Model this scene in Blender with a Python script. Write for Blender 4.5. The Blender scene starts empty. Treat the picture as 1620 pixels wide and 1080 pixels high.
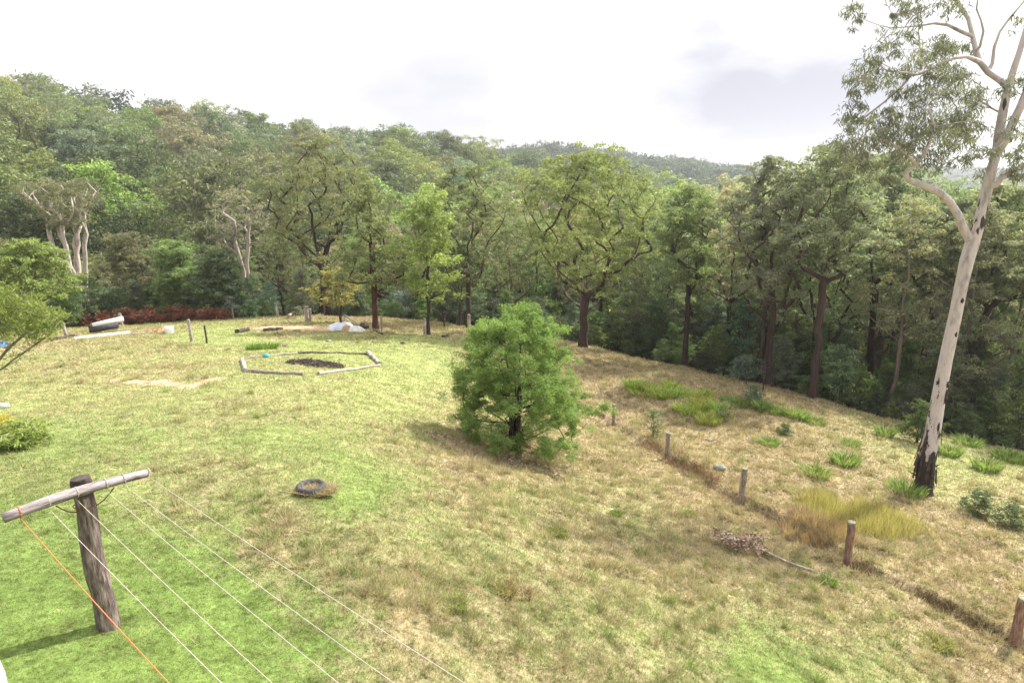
import bpy, math, time
import numpy as np

T0 = time.time()
SC = bpy.context.scene
COL = SC.collection
rng = np.random.default_rng(7)
R = math.radians

# ------------------------------------------------------------------ camera
F = 1080.0
PITCH = R(13.5)
CZ = 5.4
SP, CP = math.sin(PITCH), math.cos(PITCH)
CAM = np.array([0.0, 0.0, CZ])


def ray(px, py):
    """direction (depth 1) through a point of the photograph"""
    u, v = px - 810.0, py - 540.0
    return np.array([u, F * CP - v * SP, -(F * SP + v * CP)]) / F


def P(px, py, d):
    return CAM + d * ray(px, py)


cam_d = bpy.data.cameras.new('camera')
cam_d.sensor_width = 36
cam_d.lens = 24
cam_d.clip_start = 0.1
cam_d.clip_end = 12000
cam = bpy.data.objects.new('camera', cam_d)
COL.objects.link(cam)
cam.location = CAM
cam.rotation_euler = (math.pi / 2 - PITCH, 0, 0)
SC.camera = cam

# ------------------------------------------------------------------ noise
def _h(ix, iy, seed):
    n = (ix.astype(np.int64) * 374761393 + iy.astype(np.int64) * 668265263 + seed * 974634777) & 0xFFFFFFFF
    n = ((n ^ (n >> 13)) * 1274126177) & 0xFFFFFFFF
    n = n ^ (n >> 16)
    return (n & 0xFFFF) / 65535.0


def vnoise(x, y, s, seed=0):
    x = np.asarray(x, float) / s
    y = np.asarray(y, float) / s
    ix, iy = np.floor(x), np.floor(y)
    fx, fy = x - ix, y - iy
    fx = fx * fx * (3 - 2 * fx)
    fy = fy * fy * (3 - 2 * fy)
    a = _h(ix, iy, seed); b = _h(ix + 1, iy, seed); c = _h(ix, iy + 1, seed); d = _h(ix + 1, iy + 1, seed)
    return (a * (1 - fx) + b * fx) * (1 - fy) + (c * (1 - fx) + d * fx) * fy


def fbm(x, y, s, seed=0, o=4):
    t = 0; amp = 1; tot = 0
    for i in range(o):
        t = t + amp * vnoise(x, y, s / 2 ** i, seed + i * 17); tot += amp; amp *= .55
    return t / tot


# ------------------------------------------------------------------ terrain
CTRL = []
for px, py, d in [(170, 990, 8.2), (0, 900, 9.4), (-300, 1000, 8.0), (400, 1080, 7.7), (810, 1080, 8.7), (600, 850, 11.0), (490, 775, 12.6),
                  (810, 860, 12.8), (1200, 1000, 12.2), (1605, 1018, 14.4), (1343, 890, 16.5), (1172, 795, 20.2),
                  (1055, 722, 24.8), (970, 672, 30.0), (1460, 780, 22.5), (815, 710, 22.0), (490, 575, 27.5), (250, 600, 24.5),
                  (100, 700, 16.0), (600, 660, 20.5), (150, 541, 35), (303, 540, 34), (450, 535, 37), (600, 545, 36), (-100, 560, 31),
                  (740, 560, 35), (850, 575, 36.5), (1000, 600, 36), (1085, 605, 35), (1200, 655, 30), (1290, 665, 30), (1620, 1080, 13.3), (1800, 900, 19), (1750, 750, 26), (750, 610, 32),
                  (-160, 532, 43), (0, 528, 44), (120, 520, 45), (300, 509, 47), (400, 503, 50), (500, 501, 52), (620, 505, 52), (700, 512, 52), (800, 526, 50), (920, 545, 46), (1085, 580, 42), (1215, 612, 38.5), (1300, 632, 36), (1450, 674, 31.5), (1620, 715, 29),
                  (0, 522, 52), (120, 515, 53), (300, 505, 54), (400, 500, 57), (500, 499, 59), (620, 503, 59), (700, 510, 58), (800, 525, 56), (920, 545, 52), (1085, 582, 47), (1215, 615, 43.5), (1300, 636, 41), (1450, 678, 36.5), (1620, 719, 34)]:
    p = P(px, py, d)
    CTRL.append((math.hypot(p[0], p[1]), math.atan2(p[0], p[1]), p[2]))
for r, a, z in [(2, 0, 0.0), (3, -50, .2), (3, 50, -.6), (4, 20, -.3), (4, -25, .1), (5, 180, 0), (15, 180, .5), (15, -100, .8), (15, 100, -4), (60, 180, 4), (300, 180, 10), (1500, 180, 10),
                (85, -50, -10), (85, -35, -11), (88, -20, -13), (90, -10, -14), (90, 0, -15), (85, 10, -15), (76, 20, -14.5), (66, 35, -14), (60, 55, -13),
                (120, -50, -3), (120, -35, -5), (125, -20, -9), (125, -10, -10), (125, 0, -13), (125, 10, -16), (120, 22, -18), (120, 40, -18),
                (175, -55, 8), (175, -35, 4.5), (175, -20, 0), (175, -10, -2), (175, 0, -7), (175, 10, -12), (175, 22, -16), (170, 40, -16),
                (235, -55, 19), (235, -35, 15.5), (240, -25, 10), (240, -15, 6.5), (240, -7, 3), (235, 0, -1.5), (230, 10, -8.5), (230, 25, -14), (230, 40, -14),
                (320, -50, 12), (320, -30, 10), (320, -12, 3), (320, 0, -7), (320, 12, -13), (320, 30, -20),
                (480, -40, 0), (480, -15, -8), (480, 2.5, 15), (500, 8, 10), (520, 14, 4), (560, 22, -3), (520, 30, -22), (520, 45, -25),
                (800, -40, 0), (800, 0, 0), (800, 20, -14), (800, 34, -25),
                (1150, -30, 0), (1150, 0, 0), (1150, 15, 0), (1150, 30, 2), (1150, 45, 5), (1500, 30, -5), (1500, 0, -10), (1500, 45, -5), (1500, -40, -5)]:
    CTRL.append((r, R(a), z))
CT = np.array(CTRL)
KA = 2.2


def _feat(r, a):
    return np.stack([np.log(np.maximum(r, .5)), KA * np.sin(a), KA * np.cos(a)], -1)


_C = _feat(CT[:, 0], CT[:, 1])
_D = np.linalg.norm(_C[:, None] - _C[None], axis=-1)
_n = len(CT)
_A = np.zeros((_n + 4, _n + 4))
_A[:_n, :_n] = _D + np.eye(_n) * -0.004
_A[:_n, _n] = 1
_A[:_n, _n + 1:] = _C
_A[_n:, :_n] = _A[:_n, _n:].T
_W = np.linalg.solve(_A + np.eye(_n + 4) * 1e-9, np.concatenate([CT[:, 2], np.zeros(4)]))


def gz0(x, y):
    x = np.asarray(x, float); y = np.asarray(y, float)
    sh = x.shape
    x = x.ravel(); y = y.ravel()
    out = np.empty(len(x))
    for i in range(0, len(x), 40000):
        f = _feat(np.hypot(x[i:i + 40000], y[i:i + 40000]), np.arctan2(x[i:i + 40000], y[i:i + 40000]))
        d = np.sqrt(np.maximum((f ** 2).sum(1)[:, None] + (_C ** 2).sum(1)[None] - 2 * f @ _C.T, 0))
        out[i:i + 40000] = d @ _W[:_n] + _W[_n] + f @ _W[_n + 1:]
    return out.reshape(sh)


_dd = np.concatenate([np.arange(3, 80, .25), np.arange(80, 400, 2.0)])


def G0(px, py):
    r = ray(px, py)
    q = CAM + _dd[:, None] * r
    below = q[:, 2] < gz0(q[:, 0], q[:, 1])
    i = int(np.argmax(below)) if below.any() else len(_dd) - 1
    return q[i]


FENCE_PX = [(700, 528), (800, 575), (905, 632), (970, 672), (1055, 722), (1172, 795), (1343, 890), (1605, 1018), (1900, 1150)]
FENCE = np.array([G0(*q)[:2] for q in FENCE_PX])


def poly_dist(x, y, pl):
    """unsigned distance and signed side to a polyline"""
    best = np.full(np.shape(x), 1e9); side = np.zeros(np.shape(x))
    for a, b in zip(pl[:-1], pl[1:]):
        d = b - a; L2 = (d ** 2).sum()
        t = np.clip(((x - a[0]) * d[0] + (y - a[1]) * d[1]) / L2, 0, 1)
        dx = x - a[0] - t * d[0]; dy = y - a[1] - t * d[1]
        q = np.hypot(dx, dy); s = d[0] * dy - d[1] * dx
        m = q < best
        best = np.where(m, q, best); side = np.where(m, np.sign(s), side)
    return best, side


def bump(x, y):
    r = np.hypot(x, y)
    st = straw_at(x, y)
    near = np.clip(1.5 - r / 60, 0, 1)
    b = (fbm(x, y, 1.3, 3, 3) - .5) * (.04 + .24 * st) + (vnoise(x, y, .35, 9) - .5) * (.015 + .09 * st)
    d, s = poly_dist(x, y, FENCE)
    far = s > 0
    step = np.where(far, .26 * np.exp(-d / 1.2), .26 * np.clip(1 - d / .18, 0, 1)) * (.35 + vnoise(x, y, 1.7, 5))
    return (b + step) * near


# straw amount by place (0 green, 1 dry straw), lush amount
STRAW = [(50, 900, .05), (250, 900, .03), (60, 700, .12), (100, 620, .28), (250, 600, .45), (150, 560, .5), (300, 560, .4), (200, 535, .5),
         (450, 520, .6), (600, 510, .95), (350, 535, .02), (500, 545, .08), (650, 560, .02), (480, 620, .28), (600, 640, .15), (350, 650, .35),
         (300, 700, .4), (450, 700, .25), (650, 700, .5), (750, 740, .85), (330, 760, .5), (430, 850, .7), (530, 900, .65), (650, 930, .62),
         (750, 1000, .5), (500, 1000, .3), (350, 1000, .06), (560, 780, .12), (650, 830, .45), (800, 820, .5), (900, 900, .55), (1000, 850, .62),
         (900, 1000, .42), (1050, 1000, .35), (1200, 1060, .25), (1400, 1060, .5), (1300, 960, .65), (1100, 900, .7), (900, 760, .7), (960, 720, .85),
         (940, 600, 1), (1000, 640, .95), (1100, 690, .9), (1200, 700, .88), (1300, 690, .8), (1100, 620, .95), (1250, 800, .92), (1400, 780, .75),
         (1500, 760, .5), (1550, 720, .35), (1600, 800, .6), (1500, 900, .95), (1550, 960, .95), (800, 620, .5), (820, 540, .9), (980, 560, .95), (1200, 630, .95), (1400, 680, .6), (0, 1080, 0), (100, 540, .5), (-200, 700, .3), (200, 650, .38), (350, 830, .2), (600, 900, .62)]
_sp = np.array([list(G0(a, b)[:2]) + [c] for a, b, c in STRAW])
_sf = _feat(np.hypot(_sp[:, 0], _sp[:, 1]), np.arctan2(_sp[:, 0], _sp[:, 1]))


def straw_at(x, y):
    x = np.asarray(x, float); y = np.asarray(y, float); sh = x.shape
    x = x.ravel(); y = y.ravel(); out = np.empty(len(x))
    for i in range(0, len(x), 40000):
        xx, yy = x[i:i + 40000], y[i:i + 40000]
        f = _feat(np.hypot(xx, yy), np.arctan2(xx, yy))
        d2 = (f ** 2).sum(1)[:, None] + (_sf ** 2).sum(1)[None] - 2 * f @ _sf.T
        w = 1 / (np.maximum(d2, 0) + .0006) ** 1.6
        out[i:i + 40000] = (w @ _sp[:, 2]) / w.sum(1)
    x_, y_ = x, y
    out = out + (fbm(x_, y_, 2.6, 31, 4) - .5) * .6
    return np.clip(out, 0, 1).reshape(sh)


def gz(x, y):
    return gz0(x, y) + bump(np.asarray(x, float), np.asarray(y, float))


def G(px, py):
    p = G0(px, py)
    # refine
    r = ray(px, py)
    d0 = (p[1]) / r[1]
    ds = np.linspace(d0 * .93, d0 * 1.07, 60)
    q = CAM + ds[:, None] * r
    below = q[:, 2] < gz(q[:, 0], q[:, 1])
    if below.any():
        p = q[int(np.argmax(below))]
    return np.array([p[0], p[1], float(gz(p[0], p[1]))])


EDGE = np.array([(-400, 42), (0, 45), (120, 46), (300, 48), (480, 52), (620, 53), (750, 52), (860, 49.5), (920, 47), (1085, 42), (1215, 38.5), (1300, 36), (1450, 31.5), (1620, 29), (2000, 26)], float)


def edge_depth(px):
    return np.interp(px, EDGE[:, 0], EDGE[:, 1])


def px_of(x, y, z):
    u = np.asarray(x, float); dy = np.asarray(y, float); dz = np.asarray(z, float) - CZ
    dep = dy * CP - dz * SP
    return 810 + F * u / dep, 540 + F * (-dz * CP - dy * SP) / dep, dep


# ------------------------------------------------------------------ mesh helpers
class MB:
    def __init__(s):
        s.V = []; s.F = []; s.A = {}; s.n = 0

    def add(s, V, Fc, **at):
        V = np.asarray(V, float).reshape(-1, 3)
        Fc = np.asarray(Fc, np.int64)
        s.V.append(V); s.F.append(Fc + s.n); s.n += len(V)
        for k, v in at.items():
            s.A.setdefault(k, []).append(np.broadcast_to(np.asarray(v, float), (len(V),)))
        return s

    def build(s, name, mat, parent=None, loc=None, smooth=True):
        me = bpy.data.meshes.new(name)
        V = np.concatenate(s.V)
        me.vertices.add(len(V)); me.vertices.foreach_set('co', V.astype(np.float32).ravel())
        loops = np.concatenate([f.ravel() for f in s.F]).astype(np.int32)
        sizes = np.concatenate([np.full(len(f), f.shape[1]) for f in s.F]).astype(np.int32)
        starts = np.concatenate([[0], np.cumsum(sizes)[:-1]]).astype(np.int32)
        me.loops.add(len(loops)); me.loops.foreach_set('vertex_index', loops)
        me.polygons.add(len(sizes)); me.polygons.foreach_set('loop_start', starts)
        me.update(calc_edges=True)
        for k, v in s.A.items():
            v = np.concatenate(v)
            if len(v) == len(V):
                a = me.attributes.new(k, 'FLOAT', 'POINT'); a.data.foreach_set('value', v.astype(np.float32))
        me.polygons.foreach_set('use_smooth', np.full(len(sizes), smooth))
        me.materials.append(mat)
        o = bpy.data.objects.new(name, me); COL.objects.link(o)
        if parent is not None: o.parent = parent
        if loc is not None: o.location = loc
        return o


def tag(o, label=None, cat=None, group=None, kind=None):
    if label: o['label'] = label
    if cat: o['category'] = cat
    if group: o['group'] = group
    if kind: o['kind'] = kind
    return o


def thing(name, loc, label, cat, group=None, rz=0):
    o = bpy.data.objects.new(name, None); COL.objects.link(o)
    o.location = loc; o.rotation_euler = (0, 0, rz); o.empty_display_size = .3
    return tag(o, label, cat, group)


def dup(src, loc, rz=0, sc=1.0, label=None, group=None, crown_col=None, trunk_col=None):
    r = src.copy(); COL.objects.link(r); r.location = loc; r.rotation_euler = (0, 0, rz); r.scale = (sc, sc, sc)
    if label: r['label'] = label
    if group: r['group'] = group
    for ch in list(src.children):
        c = ch.copy(); COL.objects.link(c); c.parent = r
        if ch.name.startswith('trunk') or ch.name.startswith('stem'):
            if trunk_col: c.color = (*trunk_col, 1)
        elif crown_col: c.color = (*crown_col, 1)
    return r


def tube(pts, rad, n=8, cap=True, squash=None):
    pts = np.asarray(pts, float); m = len(pts)
    rad = np.broadcast_to(np.asarray(rad, float), (m,))
    T = np.gradient(pts, axis=0); T /= np.linalg.norm(T, axis=1)[:, None] + 1e-9
    ref = np.array([1., 0, 0]) if abs(T[0][0]) < .8 else np.array([0, 1., 0])
    V = np.empty((m, n, 3)); u = ref
    an = np.arange(n) / n * 2 * math.pi
    for i in range(m):
        u = u - T[i] * (u @ T[i]); u /= np.linalg.norm(u) + 1e-9
        w = np.cross(T[i], u)
        V[i] = pts[i] + rad[i] * (np.cos(an)[:, None] * u + np.sin(an)[:, None] * w)
    i = np.arange(m - 1)[:, None] * n; j = np.arange(n)[None]; k = (j + 1) % n
    Q = np.stack([i + j, i + k, i + n + k, i + n + j], -1).reshape(-1, 4)
    V = V.reshape(-1, 3)
    if cap:
        a = len(V); V = np.vstack([V, pts[0], pts[-1]])
        t = [(a, (q + 1) % n, q, q) for q in range(n)] + [(a + 1, (m - 1) * n + q, (m - 1) * n + (q + 1) % n, 0) for q in range(n)]
        return V, Q, np.array([x[:3] for x in t])
    return V, Q, None


def addtube(mb, pts, rad, n=8, cap=True, **at):
    V, Q, Tt = tube(pts, rad, n, cap)
    base = mb.n
    mb.add(V, Q, **at)
    if Tt is not None: mb.F.append(Tt + base)
    return mb


def log_pts(a, b, n=8, wob=.02, seed=0):
    g = np.random.default_rng(seed); a = np.asarray(a, float); b = np.asarray(b, float)
    t = np.linspace(0, 1, n)[:, None]
    w = g.normal(0, wob, (n, 3)); w[0] = 0; w[-1] = 0
    return a + (b - a) * t + w


def blob(c, rx, ry, rz, seed=0, nu=14, nv=9, rough=.2, flat=False):
    g = np.random.default_rng(seed)
    u = np.linspace(0, 2 * math.pi, nu, endpoint=False); v = np.linspace(-math.pi / 2, math.pi / 2, nv)
    U, Vv = np.meshgrid(u, v)
    k = 1 + rough * (g.random(U.shape) - .5)
    X = np.stack([np.cos(U) * np.cos(Vv) * k * rx, np.sin(U) * np.cos(Vv) * k * ry, np.sin(Vv) * k * rz], -1).reshape(-1, 3) + np.asarray(c)
    i = np.arange(nv - 1)[:, None] * nu; j = np.arange(nu)[None]; kk = (j + 1) % nu
    return X, np.stack([i + j, i + kk, i + nu + kk, i + nu + j], -1).reshape(-1, 4)


# ------------------------------------------------------------------ materials
def new_mat(name):
    m = bpy.data.materials.new(name); m.use_nodes = True
    nt = m.node_tree; nt.nodes.clear()
    return m, nt


def N(nt, t, **kw):
    n = nt.nodes.new(t)
    for k, v in kw.items():
        if k.startswith('i_'):
            key = k[2:]
            n.inputs[int(key) if key.isdigit() else key].default_value = v
        else: setattr(n, k, v)
    return n


def ramp(nt, fac, stops):
    n = nt.nodes.new('ShaderNodeValToRGB'); e = n.color_ramp.elements
    while len(e) < len(stops): e.new(.5)
    for q, (p, c) in zip(e, stops): q.position = p; q.color = (*c, 1) if len(c) == 3 else c
    nt.links.new(fac, n.inputs[0]); return n.outputs[0]


def mix(nt, fac, a, b, mode='MIX'):
    n = nt.nodes.new('ShaderNodeMix'); n.data_type = 'RGBA'; n.blend_type = mode
    for s, v in ((n.inputs[0], fac), (n.inputs[6], a), (n.inputs[7], b)):
        if isinstance(v, (int, float)): s.default_value = v
        elif isinstance(v, tuple): s.default_value = (*v, 1)
        else: nt.links.new(v, s)
    return n.outputs[2]


def mth(nt, op, a, b=None, clamp=False):
    n = nt.nodes.new('ShaderNodeMath'); n.operation = op; n.use_clamp = clamp
    for s, v in ((n.inputs[0], a), (n.inputs[1], b)):
        if v is None: continue
        if isinstance(v, (int, float)): s.default_value = v
        else: nt.links.new(v, s)
    return n.outputs[0]


def attr(nt, name):
    n = nt.nodes.new('ShaderNodeAttribute'); n.attribute_name = name; return n.outputs['Fac']


def out(nt, sh):
    o = nt.nodes.new('ShaderNodeOutputMaterial'); nt.links.new(sh, o.inputs[0])


def noise(nt, scale, det=4, rough=.6, coord='Object', vec=None):
    if vec is None:
        tc = nt.nodes.new('ShaderNodeTexCoord'); vec = tc.outputs[coord]
    n = N(nt, 'ShaderNodeTexNoise'); n.inputs['Scale'].default_value = scale; n.inputs['Detail'].default_value = det; n.inputs['Roughness'].default_value = rough
    nt.links.new(vec, n.inputs['Vector']); return n.outputs[0]


def leaf_material(name, transl=.35, rough=.55):
    m, nt = new_mat(name)
    oi = N(nt, 'ShaderNodeObjectInfo')
    r = attr(nt, 'rnd')
    k = mth(nt, 'ADD', mth(nt, 'MULTIPLY', r, .9), .75)
    c = mix(nt, 1.0, oi.outputs['Color'], mth(nt, 'MULTIPLY', k, 1.0), 'MULTIPLY')
    yel = mth(nt, 'MULTIPLY', mth(nt, 'GREATER_THAN', r, .76), .4)
    c = mix(nt, yel, c, mix(nt, 1.0, c, (1.6, 1.5, 1.0), 'MULTIPLY'))
    b = N(nt, 'ShaderNodeBsdfPrincipled'); b.inputs['Roughness'].default_value = rough; b.inputs['Specular IOR Level'].default_value = .2
    nt.links.new(c, b.inputs['Base Color'])
    t = N(nt, 'ShaderNodeBsdfTranslucent'); nt.links.new(mix(nt, 1.0, c, (1.12, 1.25, .7), 'MULTIPLY'), t.inputs[0])
    ms = N(nt, 'ShaderNodeMixShader'); ms.inputs[0].default_value = transl
    nt.links.new(b.outputs[0], ms.inputs[1]); nt.links.new(t.outputs[0], ms.inputs[2]); out(nt, ms.outputs[0])
    return m


def bark_material(name, kind):
    m, nt = new_mat(name)
    oi = N(nt, 'ShaderNodeObjectInfo')
    tc = N(nt, 'ShaderNodeTexCoord')
    mp = N(nt, 'ShaderNodeMapping'); mp.inputs['Scale'].default_value = (6, 6, .9) if kind != 'gum' else (3, 3, .8)
    nt.links.new(tc.outputs['Object'], mp.inputs[0])
    n1 = noise(nt, 1.6, 6, .65, vec=mp.outputs[0])
    if kind == 'gum':
        # smooth pale bark with long grey-pink streaks and dark strips left hanging low down
        c = ramp(nt, n1, [(.28, (.2, .165, .165)), (.42, (.36, .32, .32)), (.52, (.5, .44, .41)), (.62, (.42, .4, .42)), (.75, (.28, .27, .29))])
        n2 = noise(nt, 1.9, 7, .68, vec=mp.outputs[0])
        dk = attr(nt, 'dark')
        f = mth(nt, 'GREATER_THAN', mth(nt, 'ADD', mth(nt, 'MULTIPLY', n2, 1.0), dk), 1.02)
        c = mix(nt, f, c, (.045, .032, .03))
    else:
        k = ramp(nt, n1, [(.3, (.45, .42, .4)), (.6, (1.1, 1.05, 1.0)), (.8, (1.5, 1.45, 1.4))])
        c = mix(nt, 1.0, oi.outputs['Color'], k, 'MULTIPLY')
    b = N(nt, 'ShaderNodeBsdfPrincipled'); b.inputs['Roughness'].default_value = .85; b.inputs['Specular IOR Level'].default_value = .2
    nt.links.new(c, b.inputs['Base Color'])
    bp = N(nt, 'ShaderNodeBump'); bp.inputs['Strength'].default_value = .5; bp.inputs['Distance'].default_value = .02
    nt.links.new(n1, bp.inputs['Height']); nt.links.new(bp.outputs[0], b.inputs['Normal'])
    out(nt, b.outputs[0]); return m


def plain(name, stops, scale=8, rough=.8, stretch=None, bumpd=.01, spec=.3, det=5):
    m, nt = new_mat(name)
    tc = N(nt, 'ShaderNodeTexCoord'); mp = N(nt, 'ShaderNodeMapping')
    if stretch: mp.inputs['Scale'].default_value = stretch
    nt.links.new(tc.outputs['Object'], mp.inputs[0])
    n1 = noise(nt, scale, det, .65, vec=mp.outputs[0])
    b = N(nt, 'ShaderNodeBsdfPrincipled'); b.inputs['Roughness'].default_value = rough; b.inputs['Specular IOR Level'].default_value = spec
    nt.links.new(ramp(nt, n1, stops), b.inputs['Base Color'])
    bp = N(nt, 'ShaderNodeBump'); bp.inputs['Strength'].default_value = .6; bp.inputs['Distance'].default_value = bumpd
    nt.links.new(n1, bp.inputs['Height']); nt.links.new(bp.outputs[0], b.inputs['Normal'])
    out(nt, b.outputs[0]); return m


GREEN_A, GREEN_B = (.095, .15, .035), (.19, .26, .075)
PALE_A, PALE_B = (.19, .225, .085), (.34, .37, .155)
STRAW_A, STRAW_B = (.2, .145, .09), (.47, .39, .26)


def grass_colour(nt, rnd):
    st = attr(nt, 'straw')
    pos = N(nt, 'ShaderNodeNewGeometry').outputs['Position']
    n1 = noise(nt, .55, 5, .65, vec=pos)
    n2 = noise(nt, 5.0, 4, .7, vec=pos)
    sx = N(nt, 'ShaderNodeSeparateXYZ'); nt.links.new(pos, sx.inputs[0])
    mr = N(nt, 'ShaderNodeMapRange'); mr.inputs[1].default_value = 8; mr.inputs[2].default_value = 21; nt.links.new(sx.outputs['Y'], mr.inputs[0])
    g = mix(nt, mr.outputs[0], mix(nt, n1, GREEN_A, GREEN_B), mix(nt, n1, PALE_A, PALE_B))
    s = mix(nt, n2, STRAW_A, STRAW_B)
    f = mth(nt, 'ADD', st, mth(nt, 'MULTIPLY', mth(nt, 'SUBTRACT', n2, .5), .9))
    f = mth(nt, 'ADD', f, mth(nt, 'MULTIPLY', mth(nt, 'SUBTRACT', rnd, .5), .9)) if rnd is not None else f
    f = ramp(nt, f, [(.22, (0, 0, 0)), (.78, (1, 1, 1))])
    c = mix(nt, f, g, s)
    n4 = noise(nt, 2.2, 6, .72, vec=pos)
    c = mix(nt, 1.0, c, ramp(nt, n4, [(.3, (.7, .68, .62)), (.5, (1.08, 1.08, 1.08)), (.7, (1.4, 1.4, 1.38))]), 'MULTIPLY')
    n5 = noise(nt, 9.0, 3, .6, vec=pos)
    fs = mth(nt, 'ADD', mth(nt, 'MULTIPLY', st, .75), .25, True)
    return mix(nt, fs, c, mix(nt, 1.0, c, ramp(nt, n5, [(.32, (.38, .34, .27)), (.45, (1, 1, 1)), (.62, (1, 1, 1)), (.74, (1.25, 1.25, 1.2))]), 'MULTIPLY'))


def ground_material():
    m, nt = new_mat('field_soil_and_turf')
    c = grass_colour(nt, None)
    pos = N(nt, 'ShaderNodeNewGeometry').outputs['Position']
    n3 = noise(nt, 9, 6, .75, vec=pos)
    c = mix(nt, 1.0, c, ramp(nt, n3, [(.3, (.5, .47, .42)), (.6, (1.0, 1.0, 1.0)), (.8, (1.25, 1.22, 1.15))]), 'MULTIPLY')
    c = mix(nt, ramp(nt, attr(nt, 'bare'), [(.3, (0, 0, 0)), (.6, (1, 1, 1))]), c, mix(nt, n3, (.3, .19, .13), (.55, .4, .29)))
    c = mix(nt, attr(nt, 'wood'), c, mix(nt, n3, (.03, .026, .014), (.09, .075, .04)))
    b = N(nt, 'ShaderNodeBsdfPrincipled'); b.inputs['Roughness'].default_value = .95; b.inputs['Specular IOR Level'].default_value = .1
    nt.links.new(c, b.inputs['Base Color'])
    bp = N(nt, 'ShaderNodeBump'); bp.inputs['Strength'].default_value = .8; bp.inputs['Distance'].default_value = .05
    nt.links.new(n3, bp.inputs['Height']); nt.links.new(bp.outputs[0], b.inputs['Normal'])
    out(nt, b.outputs[0]); return m


def blade_material(name, fixed=None):
    m, nt = new_mat(name)
    r = attr(nt, 'rnd')
    if fixed is None:
        c = grass_colour(nt, r)
        c = mix(nt, 1.0, c, mth(nt, 'ADD', mth(nt, 'MULTIPLY', r, .5), .85), 'MULTIPLY')
    else:
        oi = N(nt, 'ShaderNodeObjectInfo')
        c = mix(nt, 1.0, oi.outputs['Color'], mth(nt, 'ADD', mth(nt, 'MULTIPLY', r, .9), .55), 'MULTIPLY')
    b = N(nt, 'ShaderNodeBsdfPrincipled'); b.inputs['Roughness'].default_value = .6; b.inputs['Specular IOR Level'].default_value = .25
    nt.links.new(c, b.inputs['Base Color'])
    t = N(nt, 'ShaderNodeBsdfTranslucent'); nt.links.new(mix(nt, 1.0, c, (1.15, 1.25, .8), 'MULTIPLY'), t.inputs[0])
    ms = N(nt, 'ShaderNodeMixShader'); ms.inputs[0].default_value = .35
    nt.links.new(b.outputs[0], ms.inputs[1]); nt.links.new(t.outputs[0], ms.inputs[2]); out(nt, ms.outputs[0])
    return m


M_LEAF = leaf_material('gum_leaves', .45)
M_HILL = leaf_material('hill_tree_leaves', .25)
M_SOFT = leaf_material('wattle_leaves', .45, .6)
M_BARK = bark_material('rough_bark', 'rough')
M_GUM = bark_material('smooth_gum_bark', 'gum')
M_GROUND = ground_material()
M_BLADE = blade_material('grass_blades')
M_TUFT = blade_material('tussock_blades', True)
M_WOOD = plain('weathered_timber', [(.3, (.09, .07, .055)), (.5, (.24, .2, .17)), (.7, (.42, .37, .33))], 5, .85, (5, 5, 1), .02)
M_WOODX = plain('weathered_pole', [(.3, (.13, .1, .09)), (.5, (.32, .27, .25)), (.7, (.5, .45, .42))], 5, .85, (1.5, 1.5, 1.5), .02)
M_POST = plain('dark_weathered_post', [(.3, (.035, .025, .022)), (.48, (.12, .09, .08)), (.62, (.25, .2, .18)), (.75, (.36, .31, .28))], 6, .9, (4, 4, .7), .04)
M_BAR, _nt = new_mat('cracked_grey_bar')
_tc = N(_nt, 'ShaderNodeTexCoord'); _vr = N(_nt, 'ShaderNodeVectorRotate', rotation_type='Z_AXIS'); _vr.inputs['Angle'].default_value = -math.atan2(.757, .65)
_nt.links.new(_tc.outputs['Object'], _vr.inputs['Vector']); _mp = N(_nt, 'ShaderNodeMapping'); _mp.inputs['Scale'].default_value = (2.2, 16, 16); _nt.links.new(_vr.outputs[0], _mp.inputs[0])
_n1 = noise(_nt, 1.6, 6, .7, vec=_mp.outputs[0]); _b = N(_nt, 'ShaderNodeBsdfPrincipled'); _b.inputs['Roughness'].default_value = .85
_nt.links.new(ramp(_nt, _n1, [(.34, (.05, .035, .035)), (.44, (.2, .165, .165)), (.58, (.33, .29, .3)), (.75, (.45, .41, .42))]), _b.inputs['Base Color'])
_bp = N(_nt, 'ShaderNodeBump'); _bp.inputs['Strength'].default_value = .8; _bp.inputs['Distance'].default_value = .02; _nt.links.new(_n1, _bp.inputs['Height']); _nt.links.new(_bp.outputs[0], _b.inputs['Normal']); out(_nt, _b.outputs[0])
M_REDWOOD = plain('reddish_timber', [(.3, (.1, .05, .035)), (.5, (.22, .13, .1)), (.7, (.34, .24, .19))], 5, .85, (6, 6, 1), .02)
M_LICHEN = plain('lichen_top', [(.35, (.12, .115, .08)), (.6, (.25, .26, .18))], 14, .9)
M_DARKWOOD = plain('charred_wood', [(.35, (.02, .016, .013)), (.65, (.09, .07, .06))], 7, .9)
M_RUBBER = plain('old_rubber', [(.4, (.03, .03, .033)), (.7, (.09, .09, .1))], 12, .7)
M_WHITE = plain('white_plastic', [(.35, (.62, .62, .63)), (.65, (.82, .82, .82))], 3, .4, bumpd=.001, spec=.5)
M_ROPE = plain('cotton_line', [(.3, (.4, .34, .3)), (.7, (.56, .5, .45))], 20, .8, bumpd=.001)
M_ORANGE = plain('orange_rope', [(.3, (.5, .14, .05)), (.7, (.65, .22, .08))], 20, .7, bumpd=.001)
M_WIRE = plain('rusty_wire', [(.3, (.05, .03, .025)), (.7, (.16, .08, .05))], 20, .7, bumpd=.001)
M_BLUE = plain('blue_tarp', [(.3, (.04, .12, .42)), (.7, (.1, .25, .65))], 4, .5)
M_PALETARP = plain('pale_sheet', [(.35, (.42, .46, .55)), (.65, (.65, .68, .75))], 3, .6)
M_REDDIRT = plain('orange_clay', [(.35, (.33, .2, .13)), (.65, (.5, .34, .23))], 5, .95)
M_STONE = plain('grey_stone', [(.35, (.15, .17, .13)), (.65, (.27, .29, .24))], 6, .9)
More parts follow.
